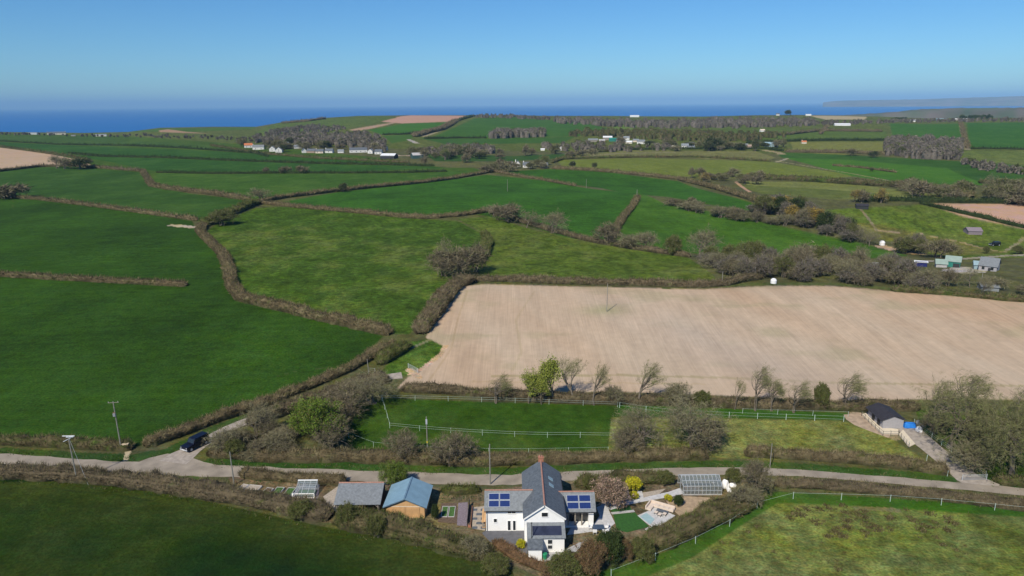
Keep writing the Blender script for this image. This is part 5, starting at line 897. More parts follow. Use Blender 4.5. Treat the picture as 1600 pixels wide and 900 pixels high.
sub(g, lambda m: m.box(-3.3, 3.3, .2, .246, 2.2, 2.32), 'lintel', M['creamboard'])
c = empty('open_shed', (-27.4, 112.1, 0)); tag(c, 'open fronted dark shed with slate roof and red ridge, left of the timber garage', 'shed')
rf = sub(c, lambda m: [m.slab([(-4.1, -.1, 2.35), (4.1, -.1, 2.35), (4.1, 4.5, 4.0), (-4.1, 4.5, 4.0)], .12), m.slab([(-4.1, 4.5, 4.0), (4.1, 4.5, 4.0), (4.1, 6.3, 2.7), (-4.1, 6.3, 2.7)], .12)], 'roof', M['slate2'])
sub(c, lambda m: ridge(m, (-4.05, 4.5, 4.05), (4.05, 4.5, 4.05)), 'ridge_tiles', M['terracotta'], rf)
sub(c, lambda m: [m.prism([(.3, 0), (6, 0), (6, 2.6), (4.5, 3.85), (.3, 2.3)], 'x', -3.9, -3.75), m.prism([(.3, 0), (6, 0), (6, 2.6), (4.5, 3.85), (.3, 2.3)], 'x', 3.75, 3.9), m.box(-3.74, 3.74, 5.85, 6, 0, 2.7)], 'wall', M['dark'])
for x in (-3.6, 0, 3.6):
    p = sub(c, lambda m: m.box(x-.09, x+.09, .12, .3, 0, 2.22), 'post', M['post']); sub(c, lambda m: [m.tube((x+s*.06, .2, 1.6), (x+s*.6, .2, 2.2), .05) for s in (-1, 1) if abs(x+s*.6) < 3.8], 'brace', M['post'], p)
sub(c, lambda m: m.box(-3.7, 3.7, .08, .2, 2.16, 2.3), 'beam', M['dark'])
def greenhouse(name, x0, x1, y0, y1, ze, zr, bays, label, base=.0, yr=None):
    yr = (y0+y1)/2 if yr is None else yr; r = empty(name, ((x0+x1)/2, y0, 0)); tag(r, label, 'greenhouse'); ox, oy = (x0+x1)/2, y0
    def T(m): m.v = [(a-ox, b-oy, c_) for a, b, c_ in m.v]; return m
    t = .035; m = MB()
    for i in range(bays+1):
        x = x0+(x1-x0)*i/bays
        for a, b_ in (((x, y0, 0), (x, y0, ze)), ((x, y0, ze), (x, yr, zr)), ((x, yr, zr), (x, y1, ze)), ((x, y1, ze), (x, y1, 0))): m.tube(a, b_, t, t, 4)
    for a, b_ in (((x0, y0, ze), (x1, y0, ze)), ((x0, yr, zr), (x1, yr, zr)), ((x0, y1, ze), (x1, y1, ze)), ((x0, (y0+yr)/2, (ze+zr)/2), (x1, (y0+yr)/2, (ze+zr)/2)), ((x0, (y1+yr)/2, (ze+zr)/2), (x1, (y1+yr)/2, (ze+zr)/2)),
                  ((x0, y0, ze*.5), (x1, y0, ze*.5)), ((x0, y0, ze), (x0, y1, ze)), ((x1, y0, ze), (x1, y1, ze)), ((x0, yr, 0), (x0, yr, zr)), ((x1, yr, 0), (x1, yr, zr))): m.tube(a, b_, t*1.3, t*1.3, 4)
    T(m).build('frame', M['alu'], r)
    m = MB(); g = .01
    for q in ([(x0, y0-g, 0), (x1, y0-g, 0), (x1, y0-g, ze), (x0, y0-g, ze)], [(x0, y1+g, 0), (x1, y1+g, 0), (x1, y1+g, ze), (x0, y1+g, ze)], [(x0, y0, ze+g), (x1, y0, ze+g), (x1, yr, zr+g), (x0, yr, zr+g)], [(x0, y1, ze+g), (x1, y1, ze+g), (x1, yr, zr+g), (x0, yr, zr+g)]): m.add(q, [(0, 1, 2, 3)])
    for x in (x0-g, x1+g): m.add([(x, y0, 0), (x, y1, 0), (x, y1, ze), (x, yr, zr), (x, y0, ze)], [(0, 1, 2, 3, 4)])
    me = bpy.data.meshes.new('glass'); T(m); me.from_pydata(m.v, [], m.f); me.materials.append(M['pane']); link('glass', me, r)
    T(MB().box(x0-.06, x1+.06, y0-.06, y0+.06, 0, .18).box(x0-.06, x1+.06, y1-.06, y1+.06, 0, .18)).build('base', M['concrete'], r)
    return r
gh = greenhouse('greenhouse', 31.2, 38.3, 118.3, 122.6, 1.8, 2.9, 10, 'large glass greenhouse at the far right of the garden')
for k_, (x, y, w_, d_) in enumerate([(33.0, 119.3, 3.0, .8), (36.4, 119.3, 2.6, .8), (34.5, 121.6, 5.5, .8)]):
    b_ = empty('plant_bench', (x, y, 0)); tag(b_, ['staging table of plants inside the greenhouse, front left', 'staging table of plants inside the greenhouse, front right', 'long staging table of plants at the back of the greenhouse'][k_], 'plant bench', 'benches in the greenhouse')
    sub(b_, lambda m: m.box(-w_/2, w_/2, -d_/2, d_/2, .72, .78), 'bench_top', M['post']); [sub(b_, lambda m: m.box(sx*w_/2*.94-.03, sx*w_/2*.94+.03, sy*d_/2*.9-.03, sy*d_/2*.9+.03, 0, .719), 'leg', M['post']) for sx in (-1, 1) for sy in (-1, 1)]
    n_ = 90; P = np.stack([rng.uniform(-w_/2, w_/2, n_), rng.uniform(-d_/2, d_/2, n_), np.full(n_, .8)], 1); V, T, C = tufts(P, rng.normal(0, .4, (n_, 3))+[0, 0, 1], rng.uniform(.2, .45, n_), rng.uniform(.08, .2, n_), pal('olive' if k_ else 'magnolia', n_)); link('plants', npmesh('plants', V, T, M_FOL, C), b_)
cf = greenhouse('cold_frame', -40.2, -36.7, 118.3, 121.4, .9, 2.1, 3, 'small white framed greenhouse standing on the mauve gravel', yr=121.0)
sub(cf, lambda m: [m.box(-1.8, 1.8, -.1, -.02, .05, .14), m.box(-1.8, 1.8, -.12, -.02, .82, .98), m.box(-1.85, 1.85, 2.6, 2.8, 2.06, 2.2), m.box(-1.85, -1.7, -.1, -.02, 0, .9), m.box(1.7, 1.85, -.1, -.02, 0, .9)], 'trim', M['white'])
sub(cf, lambda m: m.box(-1.6, 1.6, .2, 2.4, .05, .35), 'seedlings', M['leafbed'])
def simple(name, label, cat, at_, group=None): r = empty(name, tuple(at_)); tag(r, label, cat, group); return r
def raised_bed(px, py, w_, d_, rot, label, plantc='leafbed', h_=.35):
    p = G(px, py); r = simple('raised_bed', label, 'raised bed', p, 'raised vegetable beds'); r.rotation_euler = (0, 0, rot)
    sub(r, lambda m: [m.box(-w_/2, w_/2, -d_/2, -d_/2+.08, 0, h_), m.box(-w_/2, w_/2, d_/2-.08, d_/2, 0, h_), m.box(-w_/2, -w_/2+.08, -d_/2+.081, d_/2-.081, 0, h_), m.box(w_/2-.08, w_/2, -d_/2+.081, d_/2-.081, 0, h_)], 'frame', M['paving'])
    sub(r, lambda m: m.box(-w_/2+.081, w_/2-.081, -d_/2+.081, d_/2-.081, 0, h_-.05), 'planting', M[plantc]); return r
raised_bed(452, 771, 1.5, 3.0, -.1, 'raised bed with dense green plants beside the white framed greenhouse'); raised_bed(434, 770, 1.5, 3.0, -.1, 'raised bed with light green plants, left of the densest one'); raised_bed(416, 771, 1.4, 3.0, -.25, 'raised bed of bare dark soil between the green beds', 'soil')
raised_bed(395, 765, 2.6, 2.4, -.2, 'raised bed covered with dry straw at the left end', 'gravel', .3); raised_bed(378, 764, 1.2, 2.6, -.3, 'narrow raised bed near the left hand pole', 'gravel', .3)
raised_bed(695, 800, 1.1, 3.4, 0, 'long low bed right of the garage, nearest the garage', 'leafbed', .15); raised_bed(706, 800, 1.1, 3.4, 0, 'long low bed right of the garage, nearest the farmhouse', 'leafbed', .15)
p = G(360, 765); r = simple('tarpaulin', 'pale grey sheet lying by the left hand vegetable beds', 'sheet', p); V = [(x*.7, y*.6, .25+.12*math.sin(x*2.1+y)+.05*math.cos(3*y)-.02*(x*x+y*y)) for x in np.linspace(-2, 2, 9) for y in np.linspace(-1.5, 1.5, 7)]; T = [(i*7+j, (i+1)*7+j, (i+1)*7+j+1, i*7+j+1) for i in range(8) for j in range(6)]; link('cloth', npmesh('cloth', V, T, M['concrete'], smooth=True), r)
def tub(px, py, rad, h_, mat, label, name='water_butt', cat='water butt'):
    p = G(px, py); r = simple(name, label, cat, p); sub(r, lambda m: m.tube((0, 0, 0), (0, 0, h_), rad*.86, rad, 16), 'body', mat); sub(r, lambda m: m.tube((0, 0, h_+.001), (0, 0, h_+.06), rad*1.06, rad*.9, 16), 'lid', mat)
tub(382, 777, .45, .95, M['white'], 'white water butt among the vegetable beds'); tub(851, 873, .42, .95, M['green'], 'green bin beside the white porch', 'wheelie_bin', 'bin')
def sack(px, py, w_, h_, label, mat='white', name='bag', group='white bags'):
    p = G(px, py); import bmesh
    me = bpy.data.meshes.new(name); bm = bmesh.new(); bmesh.ops.create_icosphere(bm, subdivisions=3, radius=1)
    r_ = random.Random(int(px*7))
    for v in bm.verts: k = 1+.16*math.sin(5*v.co.x+px)*math.cos(4*v.co.y+v.co.z*3); v.co = Vector((v.co.x*w_*k, v.co.y*w_*.8*k, max(-.45, v.co.z)*h_*k+h_*.45))
    bm.to_mesh(me); bm.free(); me.materials.append(M[mat]); o = link(name, me, None, tuple(p)); tag(o, label, 'bag', group); o.rotation_euler.z = r_.uniform(0, 3)
sack(459, 779, .45, .8, 'white bulging sack leaning by the small white framed greenhouse'); sack(1133, 762, .8, 1.1, 'large white bag at the right end of the greenhouse'); sack(1145, 760, .7, .55, 'low white bag, furthest from the greenhouse'); sack(1139, 768, .5, .5, 'small white bag lying in front of the large white bag')
# gravel square: dark slabs, red planter
k = 0
for yy in (797, 804, 811, 818, 825):
    for xx in (742, 748, 755):
        if (k % 3) != (int(yy) % 2): 
            p = G(xx, yy); o = MB().box(-.42, .42, -.34, .34, 0, .05).build('paving_slab', M['slate'], None, .01); o.location = (p[0], p[1], .052); tag(o, 'square dark slab set in the beige gravel left of the farmhouse', 'paving slab', 'dark slabs in the gravel square')
        k += 1
p = G(735, 808); r = simple('planter', 'long red brick planter between slate chips and gravel square', 'planter', p); sub(r, lambda m: [m.box(-.25, .25, -3.2, 3.0, 0, .45)], 'wall', M['brick']); sub(r, lambda m: m.box(-.18, .18, -3.1, 2.9, .451, .5), 'soil', M['soil'])
p = G(732, 806); r = simple('screen_fence', 'dark low fence beside the red brick planter', 'fence', p); sub(r, lambda m: m.box(-.04, .04, -3.2, 3.2, .1, 1.3), 'panel', M['dark']); [sub(r, lambda m: m.box(-.06, .06, y-.06, y+.06, 0, 1.4), 'post', M['dark']) for y in (-3.27, 0, 3.27)]
p = G(757, 815); r = simple('log_store', 'orange timber log store against the left wall of the farmhouse', 'log store', p); sub(r, lambda m: [m.box(-.35, .25, -2.0, 2.0, 0, .12), m.box(.2, .26, -2, 2, .121, 1.2), m.slab([(-.4, -2.1, 1.2), (.3, -2.1, 1.35), (.3, 2.1, 1.35), (-.4, 2.1, 1.2)], .05)], 'frame', M['oak']); sub(r, lambda m: [m.tube((-.3, y, z), (.15, y, z), .07, .07, 6) for y in np.arange(-1.8, 1.9, .2) for z in (.2, .36, .52)], 'logs', M['post'])
# outdoor dining table and chairs
p = G(935, 829); r = simple('garden_table', 'dark blue outdoor table on the terrace', 'table', p); sub(r, lambda m: m.box(-.95, .95, -.65, .65, .70, .76), 'table_top', plain('blue_grey_top', (.06, .09, .14), .5), None, .015); [sub(r, lambda m: m.box(a-.04, a+.04, b_-.04, b_+.04, .06, .699), 'leg', M['dark']) for a in (-.85, .85) for b_ in (-.55, .55)]
def chair(loc, rz, label):
    r = simple('garden_chair', label, 'chair', loc, 'white chairs at the outdoor table'); r.rotation_euler = (0, 0, rz)
    sub(r, lambda m: m.box(-.32, .32, -.3, .3, .38, .5), 'seat', M['chairwhite'], None, .03); sub(r, lambda m: m.box(-.34, .34, .24, .36, .501, 1.0), 'backrest', M['chairwhite'], None, .03); [sub(r, lambda m: m.box(a-.025, a+.025, b_-.025, b_+.025, .0, .379), 'leg', M['alu']) for a in (-.27, .27) for b_ in (-.25, .25)]; return r
for dx_, dy_, a, s_ in ((-1.35, .3, 1.57, 'white chair at the left end of the dark blue table'), (1.35, .35, -1.57, 'white chair at the right end of the dark blue table'), (-.75, -1.05, 3.14, 'white chair at the front left of the dark blue table'), (.75, -1.05, 3.14, 'white chair at the front right of the dark blue table'), (1.5, -.65, -2.2, 'white chair pulled out at the right corner of the dark blue table')): chair((p[0]+dx_, p[1]+dy_, .06), a, s_)
# lounge
p = G(1034, 800); r = simple('corner_sofa', 'cream cushioned corner sofa on the pale slab terrace', 'sofa', p+np.array([0, .6, .07])); r.rotation_euler = (0, 0, -.55)
sub(r, lambda m: [m.box(-2.2, 2.2, 0, .85, .1, .42), m.box(-2.2, -1.35, -1.5, -.001, .1, .42)], 'base', M['cushion'], None, .04); sub(r, lambda m: [m.box(-2.2, 2.2, .86, 1.08, .1, .85), m.box(-2.43, -2.205, -1.5, 1.08, .1, .85)], 'backrest', M['cushion'], None, .04); [sub(r, lambda m: m.box(x, x+.8, .02, .8, .425, .55), 'cushion', M['cushion'], None, .04) for x in (-1.3, -.42, .46, 1.34)]
t_ = simple('low_table', 'dark grey low table in front of the cream corner sofa', 'table', (p[0]+.0, p[1]-.35, .07)); t_.rotation_euler = (0, 0, -.55); sub(t_, lambda m: m.box(-1.0, 1.0, -.42, .42, .36, .42), 'table_top', M['slate'], None, .01); [sub(t_, lambda m: m.box(a-.04, a+.04, b_-.04, b_+.04, 0, .359), 'leg', M['dark']) for a in (-.9, .9) for b_ in (-.35, .35)]
for px, py, s_ in ((1025, 803.5, 'cream stool, left of three beside the low table'), (1030.5, 807, 'cream stool, middle of three beside the low table'), (1038.5, 806, 'cream stool, right of three beside the low table')):
    q = G(px, py); s = simple('stool', s_, 'stool', q+np.array([0, 0, .07]), 'cream stools'); s.rotation_euler = (0, 0, -.55); sub(s, lambda m: m.box(-.3, .3, -.3, .3, .34, .46), 'seat', M['cushion'], None, .03); [sub(s, lambda m: m.box(a-.03, a+.03, b_-.03, b_+.03, 0, .339), 'leg', M['dark']) for a in (-.24, .24) for b_ in (-.24, .24)]
flat('water', [(1000,808),(1010,802),(1023,812),(1016,820)], plain('pale_pool_cover', (.33, .46, .47), .4, .08), 'pale blue rectangular pool cover at the edge of the slab terrace', .12)

# ------------------------------------------------------------------ parked car
def car(px, py, rz, label, mat, s=1.0):
    p = G(px, py); r = simple('parked_car', label, 'car', p+np.array([0, 0, .06])); r.rotation_euler = (0, 0, rz); r.scale = (s, s, s)
    body = [(-2.25, .45), (-2.25, 1.02), (-1.2, 1.10), (-.75, 1.12), (2.2, 1.10), (2.25, .45), (1.85, .45), (1.75, .78), (1.2, .78), (1.1, .45), (-1.1, .45), (-1.2, .78), (-1.75, .78), (-1.85, .45)]
    b_ = sub(r, lambda m: m.prism(body, 'y', -.88, .88), 'body', mat, None, .03)
    sub(r, lambda m: m.add([(-.95, -.84, 1.121), (2.18, -.84, 1.101), (2.18, .84, 1.101), (-.95, .84, 1.121), (-.55, -.74, 1.88), (2.1, -.74, 1.88), (2.1, .74, 1.88), (-.55, .74, 1.88)], [(0, 3, 2, 1), (4, 5, 6, 7), (0, 1, 5, 4), (1, 2, 6, 5), (2, 3, 7, 6), (3, 0, 4, 7)]), 'cabin', mat, None, .03)
    sub(r, lambda m: m.add([(-.90, -.70, 1.22), (-.90, .70, 1.22), (-.62, .64, 1.78), (-.62, -.64, 1.78)], [(0, 1, 2, 3)]), 'windscreen', M['glass'])
    for y_ in (-1, 1): sub(r, lambda m: [m.add([(x0, y_*.842, 1.25), (x1, y_*.842, 1.25), (x1, y_*.772, 1.74), (x0+.1, y_*.772, 1.74)], [(0, 1, 2, 3)]) for x0, x1 in ((-.7, .2), (.3, 1.15), (1.25, 2.05))], 'side_window', M['glass'])
    for x_ in (-1.47, 1.47):
        for y_ in (-1, 1):
            w_ = sub(r, lambda m: m.tube((x_, y_*.66, .39), (x_, y_*.91, .39), .39, .39, 18), 'wheel', M['tyre']); sub(r, lambda m: m.tube((x_, y_*.905, .39), (x_, y_*.925, .39), .22, .2, 12), 'rim', M['silver'], w_)
    for y_ in (-.65, .65): sub(r, lambda m: m.tube((-2.24, y_, .85), (-2.29, y_, .85), .1, .1, 10), 'headlight', M['alu'])
    sub(r, lambda m: m.box(-2.36, -2.26, -.86, .86, .45, .62), 'bumper', M['silver'], None, .01); sub(r, lambda m: m.box(-2.375, -2.361, -.26, .26, .48, .59), 'number_plate', M['white'])
    return r
car(306, 699, math.atan2(G(328,686)[1]-G(287,706)[1], G(328,686)[0]-G(287,706)[0]), 'dark navy off road car parked in the mouth of the lane', M['navy'], 1.26)
car(1554, 384, .1, 'small dark car parked on the grass at the far right', plain('black_paint', (.01, .01, .012), .3), 1.25)

# ------------------------------------------------------------------ stable and its yard
st = empty('stable', (83.75, 145.3, float(ground_z(83.75, 148)))); tag(st, 'pale grey boarded stable with a black felt roof at the top of the driveway', 'stable')
sub(st, lambda m: m.prism([(-2.3, 0), (2.2, 0), (2.2, 2.15), (-.2, 3.0), (-1.6, 2.5), (-2.3, 2.2)], 'y', 0, 6.6), 'wall', M['greyboard'])
sub(st, lambda m: [m.slab([(-3.0, -.35, 2.12), (-.1, -.35, 3.22), (-.1, 7.0, 3.22), (-3.0, 7.0, 2.12)], .09), m.slab([(-.1, -.35, 3.22), (2.6, -.35, 2.2), (2.6, 7.0, 2.2), (-.1, 7.0, 3.22)], .09)], 'roof', M['blackroof'])
for y_ in (1.2, 3.6): sub(st, lambda m: m.box(-2.36, -2.305, y_, y_+1.2, .1, 2.0), 'door', M['dark'])
flat('walkway', [(1346,648),(1359,644),(1384,669),(1403,671),(1404,679),(1379,679),(1366,668)], M['creamboard'], 'cream coloured walkway along the front of the stable', .12); flat('walkway', [(1404,679),(1411,672),(1430,694),(1420,699)], M['creamboard'], 'cream walkway piece leading down to the driveway', .12)
def rail_fence(name, pts, label, h_, rails, post_mat, rail_mat, spacing, cat='fence', group=None, pr_=.045, rr=.016, extra=None):
    L = line(pts, 30); s = np.concatenate([[0], np.cumsum(np.hypot(*np.diff(L, axis=0).T))]); n = max(1, int(round(s[-1]/spacing))); tt = np.linspace(0, s[-1], n+1)
    X = np.interp(tt, s, L[:, 0]); Y = np.interp(tt, s, L[:, 1]); Z = ground_z(X, Y); o = np.array([X[0], Y[0], Z[0]]); r = simple(name, label, cat, o, group)
    for x, y, z in zip(X, Y, Z): lean = (random.uniform(-.05, .05), random.uniform(-.05, .05)); sub(r, lambda m: m.tube((x-o[0], y-o[1], z-o[2]-.1), (x-o[0]+lean[0], y-o[1]+lean[1], z-o[2]+h_*1.08), pr_, pr_*.9, 6), 'post', post_mat)
    for f in rails:
        sub(r, lambda m: [m.tube((X[i]-o[0], Y[i]-o[1], Z[i]-o[2]+h_*f), (X[i+1]-o[0], Y[i+1]-o[1], Z[i+1]-o[2]+h_*f), rr, rr, 4) for i in range(n)], 'rail', rail_mat)
    return r
rail_fence('rail_fence', [(1346,650),(1366,669),(1379,681),(1404,681)], 'dark post and rail fence along the cream walkway', 1.1, (.5, .95), M['dark'], M['post'], 1.8, rr=.04); rail_fence('rail_fence', [(1404,680),(1420,700)], 'short post and rail fence down the driveway side of the walkway', 1.1, (.5, .95), M['dark'], M['post'], 1.6)
rail_fence('rail_fence', [(1328,640),(1340,641),(1358,642)], 'wooden gateway in the hedge left of the stable', 1.3, (.3, .6, .95), M['post'], M['post'], 2.0)
PF = 'white tape paddock fences'
rail_fence('tape_fence', [(597,627),(603,645),(609,668)], 'white tape fence down the left end of the green paddock', 1.25, (.6, 1), M['tape'], M['tape'], 5, group=PF)
rail_fence('tape_fence', [(609,669),(660,674),(730,679),(785,682),(848,684),(905,684),(958,685)], 'white tape fence along the middle of the green paddock', 1.25, (.6, 1), M['tape'], M['tape'], 7.5, group=PF)
rail_fence('tape_fence', [(597,625),(700,627),(780,629),(860,632),(965,636)], 'white tape fence along the back of the green paddock', 1.25, (.6, 1), M['tape'], M['tape'], 8, group=PF)
rail_fence('tape_fence', [(545,684),(562,697),(640,704),(790,710),(950,707)], 'thin white tape fence on the road side of the green paddock', 1.2, (1,), M['tape'], M['tape'], 8, group=PF, rr=.014)
rail_fence('tape_fence', [(968,637),(1040,648),(1145,653),(1200,655),(1230,656),(1262,657),(1318,659)], 'white fence between the bright strip and the olive pasture', 1.35, (.45, 1), M['tape'], M['tape'], 6, group=PF, pr_=.07)
rail_fence('tape_fence', [(1160,646),(1250,649),(1325,651)], 'thin tape fence close under the ploughed field hedge', 1.2, (1,), M['tape'], M['tape'], 9, group=PF, rr=.014)
rail_fence('tape_fence', [(955,902),(1023,876),(1086,850),(1135,826),(1172,800),(1210,780),(1278,779),(1341,783),(1408,784),(1466,789),(1541,796),(1640,806)], 'white tape fence round the rough foreground pasture', 1.3, (.95,), M['tape'], M['tape'], 8.2, group=PF, pr_=.055, rr=.015)
rail_fence('tape_fence', [(1428,664),(1450,681),(1480,703),(1510,727),(1540,746)], 'green white fence along the right side of the driveway', 1.3, (.35, .68, 1), M['tape'], M['tape'], 3.2, group=PF)
rail_fence('tape_fence', [(1420,698),(1450,722),(1480,744)], 'sparse white posts along the left side of the driveway', 1.2, (), M['tape'], M['tape'], 6, group=PF, pr_=.06)
rail_fence('field_gate', [(1503,751),(1541,750)], 'pale metal gate across the bottom of the driveway', 1.2, (.15, .38, .6, .82, 1), M['alu'], M['alu'], 5, 'gate', pr_=.07, rr=.03); rail_fence('field_gate', [(638,575),(653,583)], 'grey metal gate at the corner of the ploughed field', 1.3, (.15, .38, .6, .82, 1), M['alu'], M['alu'], 5, 'gate', pr_=.07, rr=.03); rail_fence('field_gate', [(576,582),(586,583)], 'small metal gate at the bend of the lane', 1.3, (.2, .6, 1), M['alu'], M['alu'], 2, 'gate', pr_=.06)
p = G(1421, 668); r = simple('tarpaulin', 'bright blue covered stack beside the stable', 'tarpaulin', p); sub(r, lambda m: m.add([(-1.35, -.55, 0), (1.3, -.55, 0), (1.35, .6, 0), (-1.3, .6, 0), (-1.15, -.35, 1.15), (1.1, -.45, 1.0), (1.15, .45, 1.1), (-1.15, .45, 1.25)], [(0, 3, 2, 1), (4, 5, 6, 7), (0, 1, 5, 4), (1, 2, 6, 5), (2, 3, 7, 6), (3, 0, 4, 7)]), 'sheet', M['blue'], None, .12)
sack(1436, 674, .8, .8, 'white bag beside the blue covered stack, front one'); sack(1434, 663, .5, .7, 'small grey bag behind the blue covered stack', 'greysheet'); tub(1440, 668, .35, .8, M['purple'], 'mauve bin beside the white bag by the stable', 'bin', 'bin')
# stone sign block by the road
p = G(198, 703); r = simple('stone_pillar', 'cream stone block at the verge beside the tall pole', 'stone block', p); sub(r, lambda m: m.box(-.85, .5, -.3, .3, 0, 1.35), 'block', M['stone'], None, .05); sub(r, lambda m: m.box(-.92, .57, -.36, .36, 1.351, 1.47), 'cap', M['stone'], None, .03); sub(r, lambda m: m.box(-2.0, -.9, -.2, .2, 0, 1.0), 'side_wall', M['post'], None, .04)

# ------------------------------------------------------------------ poles
def pole(bx, by, ty, label, arm=None, extra=None, r0=.14, lean=0):
    p = G(bx, by); H = height_for(p, ty); r = simple('utility_pole', label, 'utility pole', p, 'wooden utility poles'); r.rotation_euler = (0, math.radians(lean), random.uniform(-.1, .1) if arm is None else 0)
    sub(r, lambda m: m.tube((0, 0, -.3), (0, 0, H), r0, r0*.72, 10), 'pole', M['pole'])
    if arm:
        w_, ang = arm; ca, sa = math.cos(ang), math.sin(ang); a = sub(r, lambda m: m.tube((-w_/2*ca, -w_/2*sa, H-.15), (w_/2*ca, w_/2*sa, H-.15), .07, .07, 6), 'cross_arm', M['post']); sub(r, lambda m: [m.tube((t*w_/2*ca, t*w_/2*sa, H-.08), (t*w_/2*ca, t*w_/2*sa, H+.16), .05, .03, 6) for t in (-.9, 0, .9)], 'insulator', M['concrete'], a)
    if extra: extra(r, H)
    return r
def transformer(r, H): b_ = sub(r, lambda m: [m.box(-.27, .27, -.5, -.14, H-3.1, H-2.4)], 'transformer', M['greysheet'], None, .03); sub(r, lambda m: [m.tube((x, -.35, H-2.4), (x, -.35, H-2.1), .05, .03, 6) for x in (-.18, 0, .18)], 'bushing', M['brick'], b_)
def double_arm(r, H): sub(r, lambda m: [m.tube((-1.25, .35, H), (1.15, .1, H), .09, .09, 6), m.tube((-1.2, .2, H-1.1), (.5, -.1, H-.25), .07, .07, 6), m.box(-.35, 1.0, -.18, .3, H-.14, H-.02), m.tube((0, 0, H-.6), (1.0, .1, H-.1), .04, .04, 6)], 'cross_arm', M['alu']); sub(r, lambda m: m.tube((.1, 0, H-.5), (2.8, -1.5, 0), .02, .02, 4), 'stay_wire', M['alu'])
pole(190, 704, 628, 'tall pole with crossbar and transformer beside the road', (2.1, .1), transformer, lean=-1); pole(121, 753, 682, 'pole with double pale crossbars in the foreground hedge', None, double_arm, lean=-1.5)
pole(366, 758, 706, 'plain short pole at the left end of the vegetable garden', lean=-1); pole(668, 700, 651, 'slim pole with a grey box at the paddock edge', None, lambda r, H: [sub(r, lambda m: m.box(-.18, .18, -.34, -.14, H-1.6, H-.5), 'switch_box', M['alu'], None, .02), sub(r, lambda m: m.tube((0, 0, 1.2), (0, 0, 1.6), .15, .15, 10), 'marker_band', M['yellow'])])
pole(766, 757, 694, 'tall plain pole standing by the road behind the farmhouse'); pole(948, 487, 443, 'lone pole standing in the ploughed field', lean=.5); pole(1203, 730, 693, 'thin pole in the roadside hedge right of the large bare trees', r0=.1); pole(577, 590, 561, 'pole beside the lane gate', r0=.12, lean=-3)
pole(1128, 446, 424, 'pole at the right end of the far ploughed field hedge'); pole(1179, 436, 418, 'pole in the hedge just left of the white tank'); pole(793, 299, 280, 'thin pole in the middle crop field below the cottages', r0=.17); pole(916, 294, 280, 'thin pole in the middle crop field, right of the cottages', r0=.17); pole(995, 312, 296, 'pale post at the top of the short climbing hedge', r0=.25); pole(1532, 450, 425, 'pole beside the bungalow at the right edge')

# ------------------------------------------------------------------ distant buildings
def building(name, label, cat, px, py, wpx, dep, eave, rise, wall, roof, rot=0.0, chim=0, wins=0, group=None, door=None, gable_front=False, open_front=False):
    p = G(px, py); s = scale_at(p); w = wpx/s; rot += random.uniform(-.35, .35) if py < 262 and cat == 'house' else 0; r = empty(name, (p[0], p[1]+dep/2, float(ground_z(p[0], p[1]+dep/2))-.3), rot-math.atan2(p[0], p[1])*.6); tag(r, label, cat, group); eave += .3
    hw, hd = w/2, dep/2; o = .35
    if gable_front:
        sub(r, lambda m: m.prism([(-hw, 0), (hw, 0), (hw, eave), (0, eave+rise), (-hw, eave)], 'y', -hd, hd), 'wall', wall)
        sub(r, lambda m: [m.slab([(-hw-o, -hd-o, eave-.1), (0, -hd-o, eave+rise+.12), (0, hd+o, eave+rise+.12), (-hw-o, hd+o, eave-.1)], .15), m.slab([(0, -hd-o, eave+rise+.12), (hw+o, -hd-o, eave-.1), (hw+o, hd+o, eave-.1), (0, hd+o, eave+rise+.12)], .15)], 'roof', roof)
    else:
        sub(r, lambda m: m.prism([(-hd, 0), (hd, 0), (hd, eave), (0, eave+rise), (-hd, eave)], 'x', -hw, hw), 'wall', wall)
        sub(r, lambda m: [m.slab([(-hw-o, -hd-o, eave-.15), (hw+o, -hd-o, eave-.15), (hw+o, 0, eave+rise+.12), (-hw-o, 0, eave+rise+.12)], .15), m.slab([(-hw-o, 0, eave+rise+.12), (hw+o, 0, eave+rise+.12), (hw+o, hd+o, eave-.15), (-hw-o, hd+o, eave-.15)], .15)], 'roof', roof)
    for k in range(chim): x = (-hw+.5) if k == 0 else (hw-.5); sub(r, lambda m: m.box(x-.45, x+.45, -.4, .4, eave+rise*.5, eave+rise+1.3), 'chimney', wall)
    for k in range(wins): x = -hw+w*(k+.5)/wins; sub(r, lambda m: [m.box(x-.5, x+.5, -hd-.05, -hd+.02, 1.2+z, 2.4+z) for z in ((0, 2.6) if eave > 4.6 else (0,))], 'window', M['glass'])
    if door: sub(r, lambda m: m.box(door[0]*hw-door[1]/2, door[0]*hw+door[1]/2, -hd-.06, -hd+.02, .1, door[2]), 'door', M['dark'])
    return r
W, K_, SL, GR = plain('weathered_white_wall', (0.66, 0.65, 0.62), 0.85, 0.12, 0.6), plain('weathered_cream_wall', (0.58, 0.53, 0.43), 0.85, 0.12, 0.6), M['slate'], M['greysheet']
B = building
B('house', 'long white house with two chimneys at the far left coast', 'house', 87, 210.5, 25, 8, 4.6, 3.2, K_, SL, .1, 2, 3); B('barn', 'pale grey barn left of the long white coast house', 'barn', 50, 210, 11, 9, 3.4, 2, M['whitesheet'], GR, 0); B('house', 'small white house among trees at the far left', 'house', 157, 213, 15, 8, 3.4, 2.2, W, GR, 0, 0, 2); B('shed', 'little pale shed between the two coast houses', 'shed', 114, 213, 6, 5, 2, 1.2, M['post'], GR)
